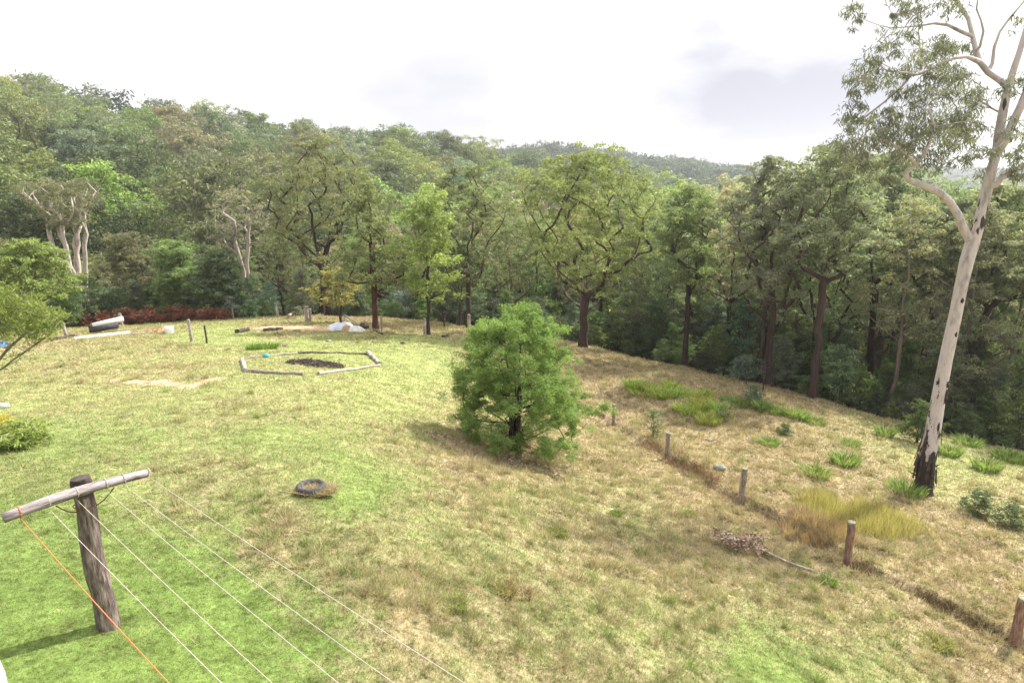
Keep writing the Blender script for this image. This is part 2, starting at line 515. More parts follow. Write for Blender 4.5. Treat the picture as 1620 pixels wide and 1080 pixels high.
M_PALESTONE = plain('pale_stone', [(.35, (.5, .5, .48)), (.65, (.68, .68, .66))], 6, .9)
M_SANDSTONE = plain('orange_sandstone', [(.35, (.3, .15, .08)), (.65, (.5, .3, .18))], 6, .9)
M_TEAL = plain('teal_plastic', [(.3, (.06, .35, .33)), (.7, (.1, .5, .45))], 4, .5)
M_LITTER = plain('dry_leaves', [(.3, (.1, .055, .04)), (.5, (.27, .18, .13)), (.7, (.55, .45, .37))], 9, .7, det=2)

# ------------------------------------------------------------------ ground sheet
def axis_angles():
    f = np.linspace(R(-52), R(52), 520)
    b = np.linspace(R(52), R(308), 60)[1:-1]
    return np.concatenate([f, b])


rr = np.concatenate([[.8, 1.6, 2.6, 3.6, 4.6], np.geomspace(5.2, 62, 470), np.geomspace(63, 1500, 120)])
aa = axis_angles()
RR, AA = np.meshgrid(rr, aa, indexing='ij')
GX, GY = RR * np.sin(AA), RR * np.cos(AA)
GZ = gz(GX, GY)
nr, na = RR.shape
Vg = np.stack([GX, GY, GZ], -1).reshape(-1, 3)
i = np.arange(nr - 1)[:, None] * na; j = np.arange(na)[None]; k = (j + 1) % na
Q = np.stack([i + j, i + k, i + na + k, i + na + j], -1).reshape(-1, 4)[:, ::-1]
c0 = len(Vg)
Vg = np.vstack([Vg, [0, 0, float(gz(0.01, .01))]])
tri = np.stack([np.full(na, c0), np.arange(na), (np.arange(na) + 1) % na], -1)[:, ::-1]


def ell(x, y, c, a, b, ang=0):
    dx, dy = x - c[0], y - c[1]
    ca, sa = math.cos(ang), math.sin(ang)
    return np.sqrt(((dx * ca + dy * sa) / a) ** 2 + ((-dx * sa + dy * ca) / b) ** 2)


BARE_L = [G(a, b)[:2] for a, b in ((188, 602), (215, 606), (255, 606), (300, 611), (340, 600))]
BARE_L = np.array(BARE_L)
PIT = G(498, 574)
MOUND = G(470, 521)
FIREC = G(490, 576)
GUMB = G(1461, 782)


def bare_at(x, y):
    d, _ = poly_dist(x, y, BARE_L)
    n = fbm(x, y, .9, 77, 3)
    b = np.clip(1.15 - d / .55, 0, 1) * .9 + (n - .5) * .9
    b = np.where(d > 1.4, 0, b)
    e = ell(x, y, PIT, 1.1, .8)
    b = np.maximum(b, np.where(e < 1.6, np.clip(1.3 - e, 0, 1) * .8 + (n - .5) * .5, 0))
    e = ell(x, y, MOUND, 4.5, 1.4)
    b = np.maximum(b, np.where(e < 1.4, np.clip(1.2 - e, 0, 1) * .8 + (n - .5) * .5, 0))
    return np.clip(b, 0, 1)


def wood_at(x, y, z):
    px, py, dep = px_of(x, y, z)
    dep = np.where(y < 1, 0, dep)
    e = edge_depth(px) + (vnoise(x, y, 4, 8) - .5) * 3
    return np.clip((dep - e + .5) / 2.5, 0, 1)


xs, ys, zs = Vg.T
mb = MB()
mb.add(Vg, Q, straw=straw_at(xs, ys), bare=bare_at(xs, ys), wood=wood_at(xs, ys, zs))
mb.F.append(tri)
ground = tag(mb.build('ground', M_GROUND), kind='structure')
print('ground', time.time() - T0)

# ------------------------------------------------------------------ grass (stuff)
def blades(mb, x, y, z, h, w, g, lean=.5, straw=0.0, rnd=None):
    n = len(x)
    a = g.random(n) * 2 * math.pi
    la = g.random(n) * 2 * math.pi
    dx, dy = np.cos(a) * w * .5, np.sin(a) * w * .5
    L = lean * g.random(n) * h * 1.3
    b = np.stack([x, y, z - .01], -1)
    V = np.empty((n, 3, 3))
    V[:, 0] = b - np.stack([dx, dy, 0 * dx], -1)
    V[:, 1] = b + np.stack([dx, dy, 0 * dx], -1)
    V[:, 2] = b + np.stack([np.cos(la) * L, np.sin(la) * L, h], -1)
    rv = g.random(n) if rnd is None else rnd
    mb.add(V.reshape(-1, 3), np.arange(n * 3).reshape(-1, 3), rnd=np.repeat(rv, 3), straw=np.repeat(np.broadcast_to(straw, (n,)), 3))


def lawn():
    g = np.random.default_rng(21)
    n = 700000
    r = np.exp(g.uniform(math.log(6.2), math.log(62), n)); a = g.uniform(R(-44), R(44), n)
    x, y = r * np.sin(a), r * np.cos(a)
    z = gz(x, y)
    wd = wood_at(x, y, z); ba = bare_at(x, y); st = straw_at(x, y)
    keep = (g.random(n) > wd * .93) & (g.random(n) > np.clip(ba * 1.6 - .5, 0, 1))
    x, y, z, r, st, wd = (q[keep] for q in (x, y, z, r, st, wd))
    n = len(x)
    cl = fbm(x, y, .8, 55, 3)
    h = (.022 + .05 * st * (.3 + 1.4 * cl) + .02 * g.random(n)) * (r / 10) ** .45
    w = .011 * (r / 10) ** .95 * (.6 + .8 * g.random(n))
    m = MB(); blades(m, x, y, z, h, w, g, 1.3, st)
    # rough clumps of longer grass
    nc = 9000
    r = np.exp(g.uniform(math.log(8), math.log(55), nc)); a = g.uniform(R(-42), R(42), nc)
    cx, cy = r * np.sin(a), r * np.cos(a)
    st = straw_at(cx, cy)
    pk = (g.random(nc) < np.clip(st * 1.8 - .62, .012, 1)) & (wood_at(cx, cy, gz(cx, cy)) < .5)
    cx, cy, r, st = cx[pk], cy[pk], r[pk], st[pk]
    k = 55
    rad = np.repeat(.07 + .16 * g.random(len(cx)) ** 2, k) * np.repeat((r / 15) ** .3, k)
    ang = g.random(len(rad)) * 2 * math.pi; q = np.sqrt(g.random(len(rad))) * rad
    x = np.repeat(cx, k) + np.cos(ang) * q; y = np.repeat(cy, k) + np.sin(ang) * q
    st2 = np.clip(np.repeat(st + g.normal(0, .3, len(cx)), k), 0, 1)
    hh = np.repeat(.07 + .22 * g.random(len(cx)) ** 1.6, k) * (.5 + .7 * g.random(len(x)))
    blades(m, x, y, gz(x, y), hh, .012 * np.repeat((r / 12), k), g, 1.4, st2)
    o = m.build('grass', M_BLADE, smooth=False)
    tag(o, 'short mixed green and straw coloured grass covering the field', 'grass', kind='stuff')


lawn()
print('lawn', time.time() - T0)


def strip_blades(name, pts_px, width, n, hr, col, label, seed, ww=.02, off=0.0):
    g = np.random.default_rng(seed)
    pl = np.array([G(*q)[:2] for q in pts_px])
    seg = np.linalg.norm(np.diff(pl, axis=0), axis=1); cs = np.concatenate([[0], np.cumsum(seg)])
    t = g.random(n) * cs[-1]
    x = np.interp(t, cs, pl[:, 0]); y = np.interp(t, cs, pl[:, 1])
    den = vnoise(t, t * 0, 1.1, seed)
    w = width * (.3 + .9 * den)
    kp = g.random(n) < np.clip(vnoise(t, t * 0 + 3, .8, seed + 40) * 2.2 - .5, .06, 1)
    x, y, t, den, w = x[kp], y[kp], t[kp], den[kp], w[kp]; n = len(x)
    x = x + g.normal(0, 1, n) * w; y = y + off + g.normal(0, 1, n) * w
    h = g.uniform(hr[0], hr[1], n) * (.4 + den)
    m = MB(); blades(m, x, y, gz(x, y), h, np.full(n, ww), g, 1.1)
    o = m.build(name, M_TUFT, smooth=False); o.color = (*col, 1)
    return tag(o, label, 'grass', kind='stuff')


strip_blades('dead_grass', [(1020, 700), (1055, 724), (1090, 745), (1128, 768)], .22, 3600, (.08, .32), (.24, .15, .1), 'reddish brown dead grass along the fence line between the second and third posts', 3)
strip_blades('dead_grass', [(1150, 780), (1180, 800), (1215, 822), (1262, 850), (1300, 868)], .34, 3600, (.05, .2), (.36, .26, .18), 'brown dead grass along the fence line beyond the third post', 4)
strip_blades('dead_grass', [(1350, 895), (1420, 930), (1480, 960), (1560, 1000), (1600, 1020)], .1, 9000, (.05, .15), (.14, .095, .06), 'brown bank grass between the two nearest fence posts, bank shadow put into its colour', 5)  # brown grass, its blades darkened to stand in for the bank's shadow line
# tall yellow grass
def patch(name, cpx, ax, ay, n, hr, col, label, seed, ww=.022, lean=.5, mat=None):
    g = np.random.default_rng(seed)
    c = G(*cpx)
    a = g.random(n) * 2 * math.pi; q = np.sqrt(g.random(n))
    x = c[0] + np.cos(a) * q * ax; y = c[1] + np.sin(a) * q * ay
    kk = vnoise(x, y, .7, seed)
    keep = kk + (1 - q) * .8 > .45 + .3 * g.random(n)
    x, y, kk = x[keep], y[keep], kk[keep]
    h = g.uniform(hr[0], hr[1], len(x)) * (.55 + .6 * kk)
    m = MB(); blades(m, x, y, gz(x, y), h, np.full(len(x), ww), g, lean)
    o = m.build(name, mat or M_TUFT, smooth=False); o.color = (*col, 1)
    return tag(o, label, 'grass', kind='stuff')


patch('tall_grass', (1350, 822), 2.2, 1.2, 9000, (.2, .6), (.38, .33, .13), 'tall golden yellow grass patch behind the second nearest fence post', 6, .016, .45)
patch('tall_grass', (1300, 840), 1.0, .7, 1800, (.3, .5), (.42, .3, .17), 'pinkish straw seed heads in front of the golden grass', 7, .02, .7)

# ------------------------------------------------------------------ tree building
def unit(v): return v / (np.linalg.norm(v) + 1e-9)


class Skel:
    def __init__(s, pts, rads=None):
        s.p = [np.asarray(q, float) for q in pts]; s.par = [-1] + list(range(len(pts) - 1))
        s.w = [0.0] * len(pts); s.fix = list(rads) if rads is not None else [0] * len(pts)
        s.lo = 0

    def path(s, start, pts, rads=None):
        i = start
        for k, q in enumerate(pts):
            s.p.append(np.asarray(q, float)); s.par.append(i); s.w.append(0.0); s.fix.append(rads[k] if rads is not None else 0); i = len(s.p) - 1
        return i

    def grow(s, tip, g, seg=.5, wob=.06, up=.8, pen=1.4, w=1.0, skip=0):
        A = np.array(s.p[skip:])
        d = tip - A
        hd = np.hypot(d[:, 0], d[:, 1]); L = np.linalg.norm(d, axis=1)
        c = L + pen * np.maximum(0, hd * up - d[:, 2])
        i = int(np.argmin(c)) + skip
        a = s.p[i]; L = np.linalg.norm(tip - a)
        if L < .15:
            s.w[i] += w; return
        pd = unit(a - s.p[s.par[i]]) if s.par[i] >= 0 else np.array([0, 0, 1.])
        c1 = a + (pd * .5 + unit(tip - a) * .5) * L * .35
        c2 = tip - np.array([0, 0, 1]) * L * .18 - unit(tip - a) * L * .15
        n = max(2, int(L / seg))
        P_ = []
        for k in range(1, n + 1):
            t = k / n
            q = (1 - t) ** 3 * a + 3 * (1 - t) ** 2 * t * c1 + 3 * (1 - t) * t * t * c2 + t ** 3 * tip
            if k < n: q = q + g.normal(0, wob * min(1, L * .3), 3)
            P_.append(q)
        j = s.path(i, P_); s.w[j] += w

    def mesh(s, mb, R0, tipr=.012, ex=.5, **at):
        n = len(s.p); w = list(s.w)
        for i in range(n - 1, 0, -1):
            if w[i] == 0: w[i] = .5
            w[s.par[i]] += w[i]
        tot = max(w[0], 1e-6)
        r = [max(tipr, R0 * (q / tot) ** ex) for q in w]
        for i in range(n):
            if s.fix[i]: r[i] = s.fix[i]
        ch = [[] for _ in range(n)]
        for i in range(1, n): ch[s.par[i]].append(i)
        st = [(0, None)]
        while st:
            i, pr = st.pop()
            chain = [] if pr is None else [pr]
            rad = [] if pr is None else [min(r[pr], r[i] * 1.15)]
            while True:
                chain.append(i); rad.append(r[i])
                if not ch[i]: break
                m = max(ch[i], key=lambda q: r[q] + 1e-3 * w[q])
                for q in ch[i]:
                    if q != m: st.append((q, i))
                i = m
            if len(chain) < 2: continue
            pts = np.array([s.p[q] for q in chain]); rad = np.array(rad)
            if pr is None and not s.fix[0]:
                hh = pts[:, 2] - pts[0, 2]
                rad = rad * (1 + .5 * np.exp(-hh / (R0 * 2 + .01)))
            ns = 9 if rad.max() > .09 else (6 if rad.max() > .03 else 4)
            addtube(mb, pts, rad, ns, False, **({k: v(pts, ns) for k, v in at.items()}))


def leaves(mb, c, rad, n, g, size=.2, asp=.3, flat=.65, droop=.6, out_b=.8):
    """leaf faces filling one clump"""
    d = g.normal(0, 1, (n, 3)); d[:, 2] = d[:, 2] * .8 + .45
    d /= np.linalg.norm(d, axis=1)[:, None]
    rr_ = rad * (.35 + .65 * g.random(n) ** .6)
    rag = 1 + .35 * np.sin(d[:, 0] * 5 + c[0] * 3) * np.cos(d[:, 1] * 4 + c[1] * 5)
    p = c + d * (rr_ * rag)[:, None] * np.array([1, 1, flat])
    ax = g.normal(0, 1, (n, 3)); ax[:, 2] = ax[:, 2] * .5 - droop
    ax /= np.linalg.norm(ax, axis=1)[:, None]
    nm = d * out_b * 1.3 + g.normal(0, .5, (n, 3))
    sd = np.cross(nm, ax); sd /= np.linalg.norm(sd, axis=1)[:, None] + 1e-9
    L = size * (.6 + .8 * g.random(n)); Wd = L * asp
    V = np.empty((n, 4, 3))
    V[:, 0] = p
    V[:, 1] = p + ax * (L * .45)[:, None] + sd * (Wd * .5)[:, None]
    V[:, 2] = p + ax * L[:, None]
    V[:, 3] = p + ax * (L * .45)[:, None] - sd * (Wd * .5)[:, None]
    mb.add(V.reshape(-1, 3), np.arange(n * 4).reshape(-1, 4), rnd=np.repeat(g.random(n) * .6 + g.random() * .4, 4))


def crown_tips(g, n, H, zb, rad, prof='gum', lop=.25):
    """clump centres in the crown: prof gives the radius at relative height t"""
    T = []
    ph = g.random(4) * 6.28
    while len(T) < n:
        t = g.random() ** (.75 if prof == 'gum' else 1.0)
        if prof == 'gum': e = (math.sin(math.pi * min(1, .12 + t * .8))) ** .7 * (1.0 if t < .9 else .75)
        elif prof == 'dome': e = math.sqrt(max(0, 1 - t ** 2.2)) * (.75 + .25 * min(1, t * 4))
        elif prof == 'cone': e = (1 - t) ** .75 * .95 + .06
        elif prof == 'fan': e = .35 + .65 * t if t < .8 else 1 - (t - .8) * 2.5
        else: e = 1
        a = g.random() * 6.28
        e *= 1 + lop * math.sin(a * 2 + ph[0] + t * 3) + lop * .6 * math.sin(a * 3 + ph[1] - t * 5)
        q = math.sqrt(.12 + .88 * g.random())
        z = zb + (H - zb) * t
        p = np.array([math.cos(a) * q * e * rad, math.sin(a) * q * e * rad, z])
        if T and min(np.linalg.norm(p - o) for o in T) < rad * .16: 
            if g.random() < .8: continue
        T.append(p)
    return T


def build_tree(root, g, H, zb, rad, R0, prof='gum', nclump=55, crad=.8, lpc=190, lsize=.21, asp=.32, mat=None, bark=None,
               ccol=(.08, .1, .04), tcol=(.07, .05, .04), lean=(0, 0), stems=1, fork=None, flat=.6, up=.8, fine=.5, droop=.6):
    fork = fork if fork is not None else zb * .85
    tips = crown_tips(g, nclump, H, zb, rad, prof)
    tips = [t + np.array([lean[0], lean[1], 0]) * (t[2] / H) for t in tips]
    tm = MB(); cm = MB()
    groups = [[] for _ in range(stems)]
    for t in tips:
        groups[int(((math.atan2(t[1], t[0]) + math.pi) / (2 * math.pi) + .1) * stems) % stems].append(t)
    for si in range(stems):
        off = np.array([math.cos(si * 2.4), math.sin(si * 2.4), 0]) * (.0 if stems == 1 else R0 * 1.3)
        cen = np.mean(groups[si], axis=0) if groups[si] else np.zeros(3)
        k = max(4, int(H / .9)); pts = []
        top = zb + (H - zb) * (.55 if prof in ('gum', 'fan') else .85)
        for q in range(k + 1):
            t = q / k; z = top * t
            w = max(0, (z - fork) / max(.1, top - fork))
            base = np.array([lean[0], lean[1], 0]) * (z / H)
            sp = (cen * np.array([1, 1, 0])) * (t ** 1.3 if stems > 1 else w * .6)
            pts.append(off + base + sp + np.array([g.normal(0, .05 + .03 * w), g.normal(0, .05 + .03 * w), z]) * np.array([1 if q else 0, 1 if q else 0, 1]) - np.array([0, 0, .3 if q == 0 else 0]))
        sk = Skel(pts)
        lo = int(np.searchsorted([p[2] for p in pts], fork))
        for t in sorted(groups[si], key=lambda v: v[2]):
            sk.grow(t, g, fine, .035, up, 1.4, skip=min(lo, len(pts) - 2))
        sk.mesh(tm, R0 / math.sqrt(stems) * (1.15 if stems > 1 else 1), .012, .56)
    for t in tips:
        r = crad * g.uniform(.65, 1.3)
        sub = 4
        for q in range(sub):
            c = t + g.normal(0, 1, 3) * np.array([r * .62, r * .62, r * .34])
            leaves(cm, c, r * g.uniform(.38, .62), max(8, int(lpc * (r / crad) ** 2 / sub)), g, lsize, asp, flat, droop)
    tr = tm.build('trunk', bark or M_BARK, root); tr.color = (*tcol, 1)
    cr = cm.build('crown', mat or M_LEAF, root, smooth=False); cr.color = (*ccol, 1)
    return root


def hero(px, ytop, d, hw, ybot, label, name='gum_tree', cat='tree', group=None, seed=1, R0=.2, basepx=None, **kw):
    """a tree whose top and width are read off the photo at distance d"""
    top = P(px, ytop, d)
    if basepx is not None:
        b = G(*basepx); dd = b[1] / ray(px, ytop)[1] * 1.0
        top = P(px, ytop, b[1] / ray(px, ytop)[1]); d = b[1] / ray(px, ytop)[1]
        lean = (top[0] - b[0], 0)
    else:
        b = np.array([top[0], top[1], float(gz(top[0], top[1]))]); lean = (0, 0)
    H = top[2] - b[2]
    zb = P(px, ybot, d)[2] - b[2]
    root = thing(name, tuple(b), label, cat, group)
    g = np.random.default_rng(seed)
    cc = kw.get('ccol', (.08, .1, .04)); gr = sum(cc) / 3; df = .45 if px > 1150 else .2; kw['ccol'] = tuple((1.95 if px > 1150 else 1.4) * (q * (1 - df) + gr * df) * k_ for q, k_ in zip(cc, (1.0, 1.04, 1.08)))  # right-hand trees: milky glare put into a paler, greyer leaf colour
    kw['nclump'] = int(kw.get('nclump', 55) * 1.25); kw['crad'] = kw.get('crad', .8) * .82; R0 *= .85
    build_tree(root, g, H, max(.25, zb), hw * d / F, R0, lean=lean, **kw)
    print('  hero', label[:30], 'H=%.1f zb=%.1f r=%.1f' % (H, zb, hw * d / F))
    return root


OLIVE = (.135, .145, .075); YGREEN = (.19, .22, .08); DARKG = (.075, .1, .05); BLUEG = (.12, .15, .105); MIDG = (.085, .125, .045); GREYG = (.165, .17, .125); KHAKI = (.17, .16, .1)
BROWN = (.065, .04, .032); GREY = (.11, .095, .085); PALE = (.42, .37, .34)

hero(582, 290, 46, 46, 450, 'slim gum tree with bare reddish brown lower trunk in front of the forest edge', basepx=(594, 523), seed=11, R0=.2, prof='cone', nclump=46, crad=.75, ccol=(.13, .14, .055), tcol=(.075, .038, .028), fork=5)
hero(672, 303, 45, 46, 475, 'slender gum tree with bright yellow green domed top and thin dark trunk', basepx=(678, 530), seed=12, R0=.12, prof='dome', nclump=44, crad=.85, lpc=240, ccol=(.17, .2, .05), tcol=(.05, .04, .035), fork=3.5)
hero(738, 262, 48, 58, 450, 'dark trunked gum tree just left of the round green wattle, at the forest edge', basepx=(742, 520), seed=13, R0=.2, nclump=60, crad=.75, ccol=(.12, .125, .055), tcol=(.065, .05, .045), fork=4)
hero(935, 243, 46, 112, 455, 'largest spreading gum tree with many rising limbs at the forest edge behind the wattle', basepx=(922, 549), seed=14, R0=.3, nclump=120, crad=.85, ccol=(.15, .165, .05), tcol=(.07, .045, .042), fork=2.8)
hero(500, 222, 56, 78, 420, 'tall dark gum tree with twin blackish trunks behind the small orange tinted sapling', basepx=(513, 500), seed=15, R0=.32, nclump=90, crad=.9, ccol=(.13, .13, .055), tcol=(.045, .03, .028), stems=2, fork=3)
hero(1095, 300, 43, 46, 470, 'upright gum tree with dark trunk beside the blue green bushy tree', basepx=(1085, 581), seed=16, R0=.19, nclump=60, crad=.75, ccol=(.13, .155, .055), tcol=(.045, .034, .03), fork=4)
hero(1235, 252, 40, 75, 470, 'tall brown trunked gum tree on the right forest edge with open olive crown', basepx=(1217, 613), seed=17, R0=.22, nclump=85, crad=.7, ccol=(.115, .115, .06), tcol=(.06, .04, .036), fork=5)
hero(1320, 238, 38, 78, 450, 'reddish brown trunked gum tree leaning right, second on the right forest edge', basepx=(1284, 631), seed=18, R0=.22, nclump=90, crad=.7, ccol=(.115, .125, .06), tcol=(.065, .045, .04), fork=4.5)
hero(95, 288, 53, 72, 360, 'pale multi stemmed gum tree with white limbs fanning up behind the red brown bracken', seed=19, R0=.42, prof='fan', nclump=70, crad=.8, lpc=120, ccol=(.12, .115, .06), tcol=(.5, .45, .42), stems=6, fork=1.0)
hero(375, 300, 56, 46, 395, 'thin pale gum tree with crooked white trunk and sparse grey crown', seed=20, R0=.26, nclump=36, crad=.8, lpc=110, ccol=(.16, .145, .1), tcol=PALE, stems=2, fork=5, up=.4)
hero(42, 385, 43, 58, 470, 'round topped yellow green tree with reddish stems at the left edge', name='broadleaf_tree', seed=21, R0=.13, prof='dome', nclump=75, crad=.7, lpc=240, lsize=.2, ccol=(.15, .18, .045), tcol=(.16, .1, .08), stems=3, fork=1.5)
hero(268, 375, 50, 40, 470, 'small bright green rounded tree behind the red brown bracken', name='broadleaf_tree', seed=22, R0=.14, prof='dome', nclump=55, crad=.75, lpc=260, ccol=(.12, .16, .05), tcol=GREY, fork=1.5)
hero(342, 393, 49, 42, 498, 'dull green conical tree with foliage reaching the ground behind the two thin posts', name='broadleaf_tree', seed=23, R0=.13, prof='cone', nclump=75, crad=.7, lpc=220, ccol=(.08, .105, .05), tcol=GREY, stems=3, fork=.8)
hero(200, 368, 52, 45, 480, 'olive and russet tinted tree beside the pale multi stemmed gum', name='broadleaf_tree', seed=24, R0=.16, prof='dome', nclump=65, crad=.75, lpc=220, ccol=(.12, .11, .06), tcol=GREY, fork=1.5)
hero(532, 425, 43, 34, 480, 'small sapling with yellow and orange tinted leaves above the heap of pale sheets', name='sapling', seed=25, basepx=(540, 512), R0=.09, prof='dome', nclump=30, crad=.5, lpc=150, lsize=.18, ccol=(.2, .17, .05), tcol=(.07, .05, .045), stems=2, fork=1.0)
hero(1030, 425, 41, 60, 560, 'blue green bushy tree with glossy leaves down to the ground at the forest edge', name='broadleaf_tree', seed=26, basepx=(1030, 568), R0=.14, prof='dome', nclump=110, crad=.6, lpc=200, lsize=.22, asp=.4, ccol=(.075, .115, .085), tcol=GREY, stems=3, fork=.6)
hero(1330, 548, 33, 24, 620, 'small fresh green sapling in front of the dark trunks on the right', name='sapling', seed=27, basepx=(1322, 640), R0=.05, prof='dome', nclump=30, crad=.4, lpc=140, lsize=.14, ccol=(.08, .13, .04), tcol=GREY, stems=2, fork=.5)
hero(1400, 250, 38, 70, 440, 'dark trunked gum tree just left of the big white gum, at the forest edge', seed=28, R0=.22, basepx=(1372, 652), nclump=85, crad=.75, ccol=(.11, .13, .06), tcol=BROWN, fork=4)
hero(1500, 315, 37, 75, 480, 'dark gum tree standing directly behind the big white gum', seed=29, R0=.2, nclump=80, crad=.7, ccol=(.1, .12, .05), tcol=BROWN, fork=4)
hero(1590, 300, 35, 72, 480, 'yellow olive topped gum tree right of the big white gum at the right edge', seed=30, R0=.2, nclump=85, crad=.7, ccol=(.13, .14, .045), tcol=BROWN, fork=4)
hero(725, 385, 50, 40, 470, 'low spreading light green tree between the slender gum and the wattle', name='broadleaf_tree', seed=31, R0=.12, prof='dome', nclump=55, crad=.7, lpc=180, ccol=(.13, .16, .065), tcol=GREY, stems=2, fork=1.5)
print('heroes', time.time() - T0)

# prototypes for the woods -------------------------------------------------
protos = []   # (root, H)
hidden = []


def proto(seed, H, zb, rad, R0, **kw):
    r = thing('gum_tree', (0, 0, 0), 'gum tree', 'tree')
    build_tree(r, np.random.default_rng(seed), H, zb, rad, R0, **kw)
    return (r, H)


EDGEP = [proto(101, 14, 6.0, 2.9, .16, nclump=72, crad=.7, lpc=170), proto(102, 14, 5.0, 3.3, .18, nclump=80, crad=.7, lpc=160, lean=(.8, 0)),
         proto(103, 14, 6, 2.3, .13, nclump=60, crad=.7, lpc=170, prof='dome', fork=5), proto(104, 14, 4.5, 3.0, .2, nclump=74, crad=.7, lpc=150, stems=2, lean=(-.6, .4), fork=2.5),
         proto(105, 14, 4, 2.6, .14, nclump=66, crad=.7, lpc=170, prof='cone', fork=3)]
HILLP = [proto(111, 13, 3.0, 5.4, .25, nclump=90, crad=1.45, lpc=230, lsize=.36, mat=M_HILL, prof='dome', fork=3, fine=.9), proto(112, 13, 3.5, 5.0, .25, nclump=80, crad=1.45, lpc=230, lsize=.36, mat=M_HILL, prof='gum', fork=3, fine=.9),
         proto(113, 13, 3.0, 4.6, .25, nclump=75, crad=1.45, lpc=230, lsize=.36, mat=M_HILL, prof='dome', fork=3, stems=2, fine=.9), proto(114, 13, 5, 5.4, .25, nclump=70, crad=1.45, lpc=210, lsize=.36, mat=M_HILL, prof='fan', fork=2, stems=3, fine=.9),
         proto(115, 13, 2.0, 5.2, .25, nclump=85, crad=1.5, lpc=240, lsize=.36, mat=M_HILL, prof='dome', fork=3, fine=.9)]
used = {}


def place(pr, x, y, H, rz, col, tcol, label, group, name=None, z=None):
    root, h0 = pr
    z = float(gz0(x, y)) if z is None else z
    s = H / h0
    if id(root) not in used:
        used[id(root)] = 1
        root.location = (x, y, z); root.rotation_euler = (0, 0, rz); root.scale = (s, s, s)
        root['label'] = label; root['group'] = group
        for c in root.children: c.color = (*((tcol if c.name.startswith(('trunk', 'stem')) else col)), 1)
        return root
    return dup(root, (x, y, z), rz, s, label, group, col, tcol)


def desat(c, f, k):
    m = sum(c) / 3; return tuple(k * (q * (1 - f) + m * f) for q in c)


def jit(c, g, a=.18):
    k = 1 + g.normal(0, a); return tuple(max(.01, q * k * (1 + g.normal(0, .06))) for q in c)


CC = {'olive': OLIVE, 'yellow green': YGREEN, 'dark green': DARKG, 'blue green': BLUEG, 'mid green': (.125, .16, .07), 'grey green': GREYG, 'khaki': KHAKI}
sky = np.full(360, 1e9)      # per 5 px column, highest canopy row so far


def near_ok(pts, x, y, m):
    return not pts or min((x - a) ** 2 + (y - b) ** 2 for a, b in pts) > m * m


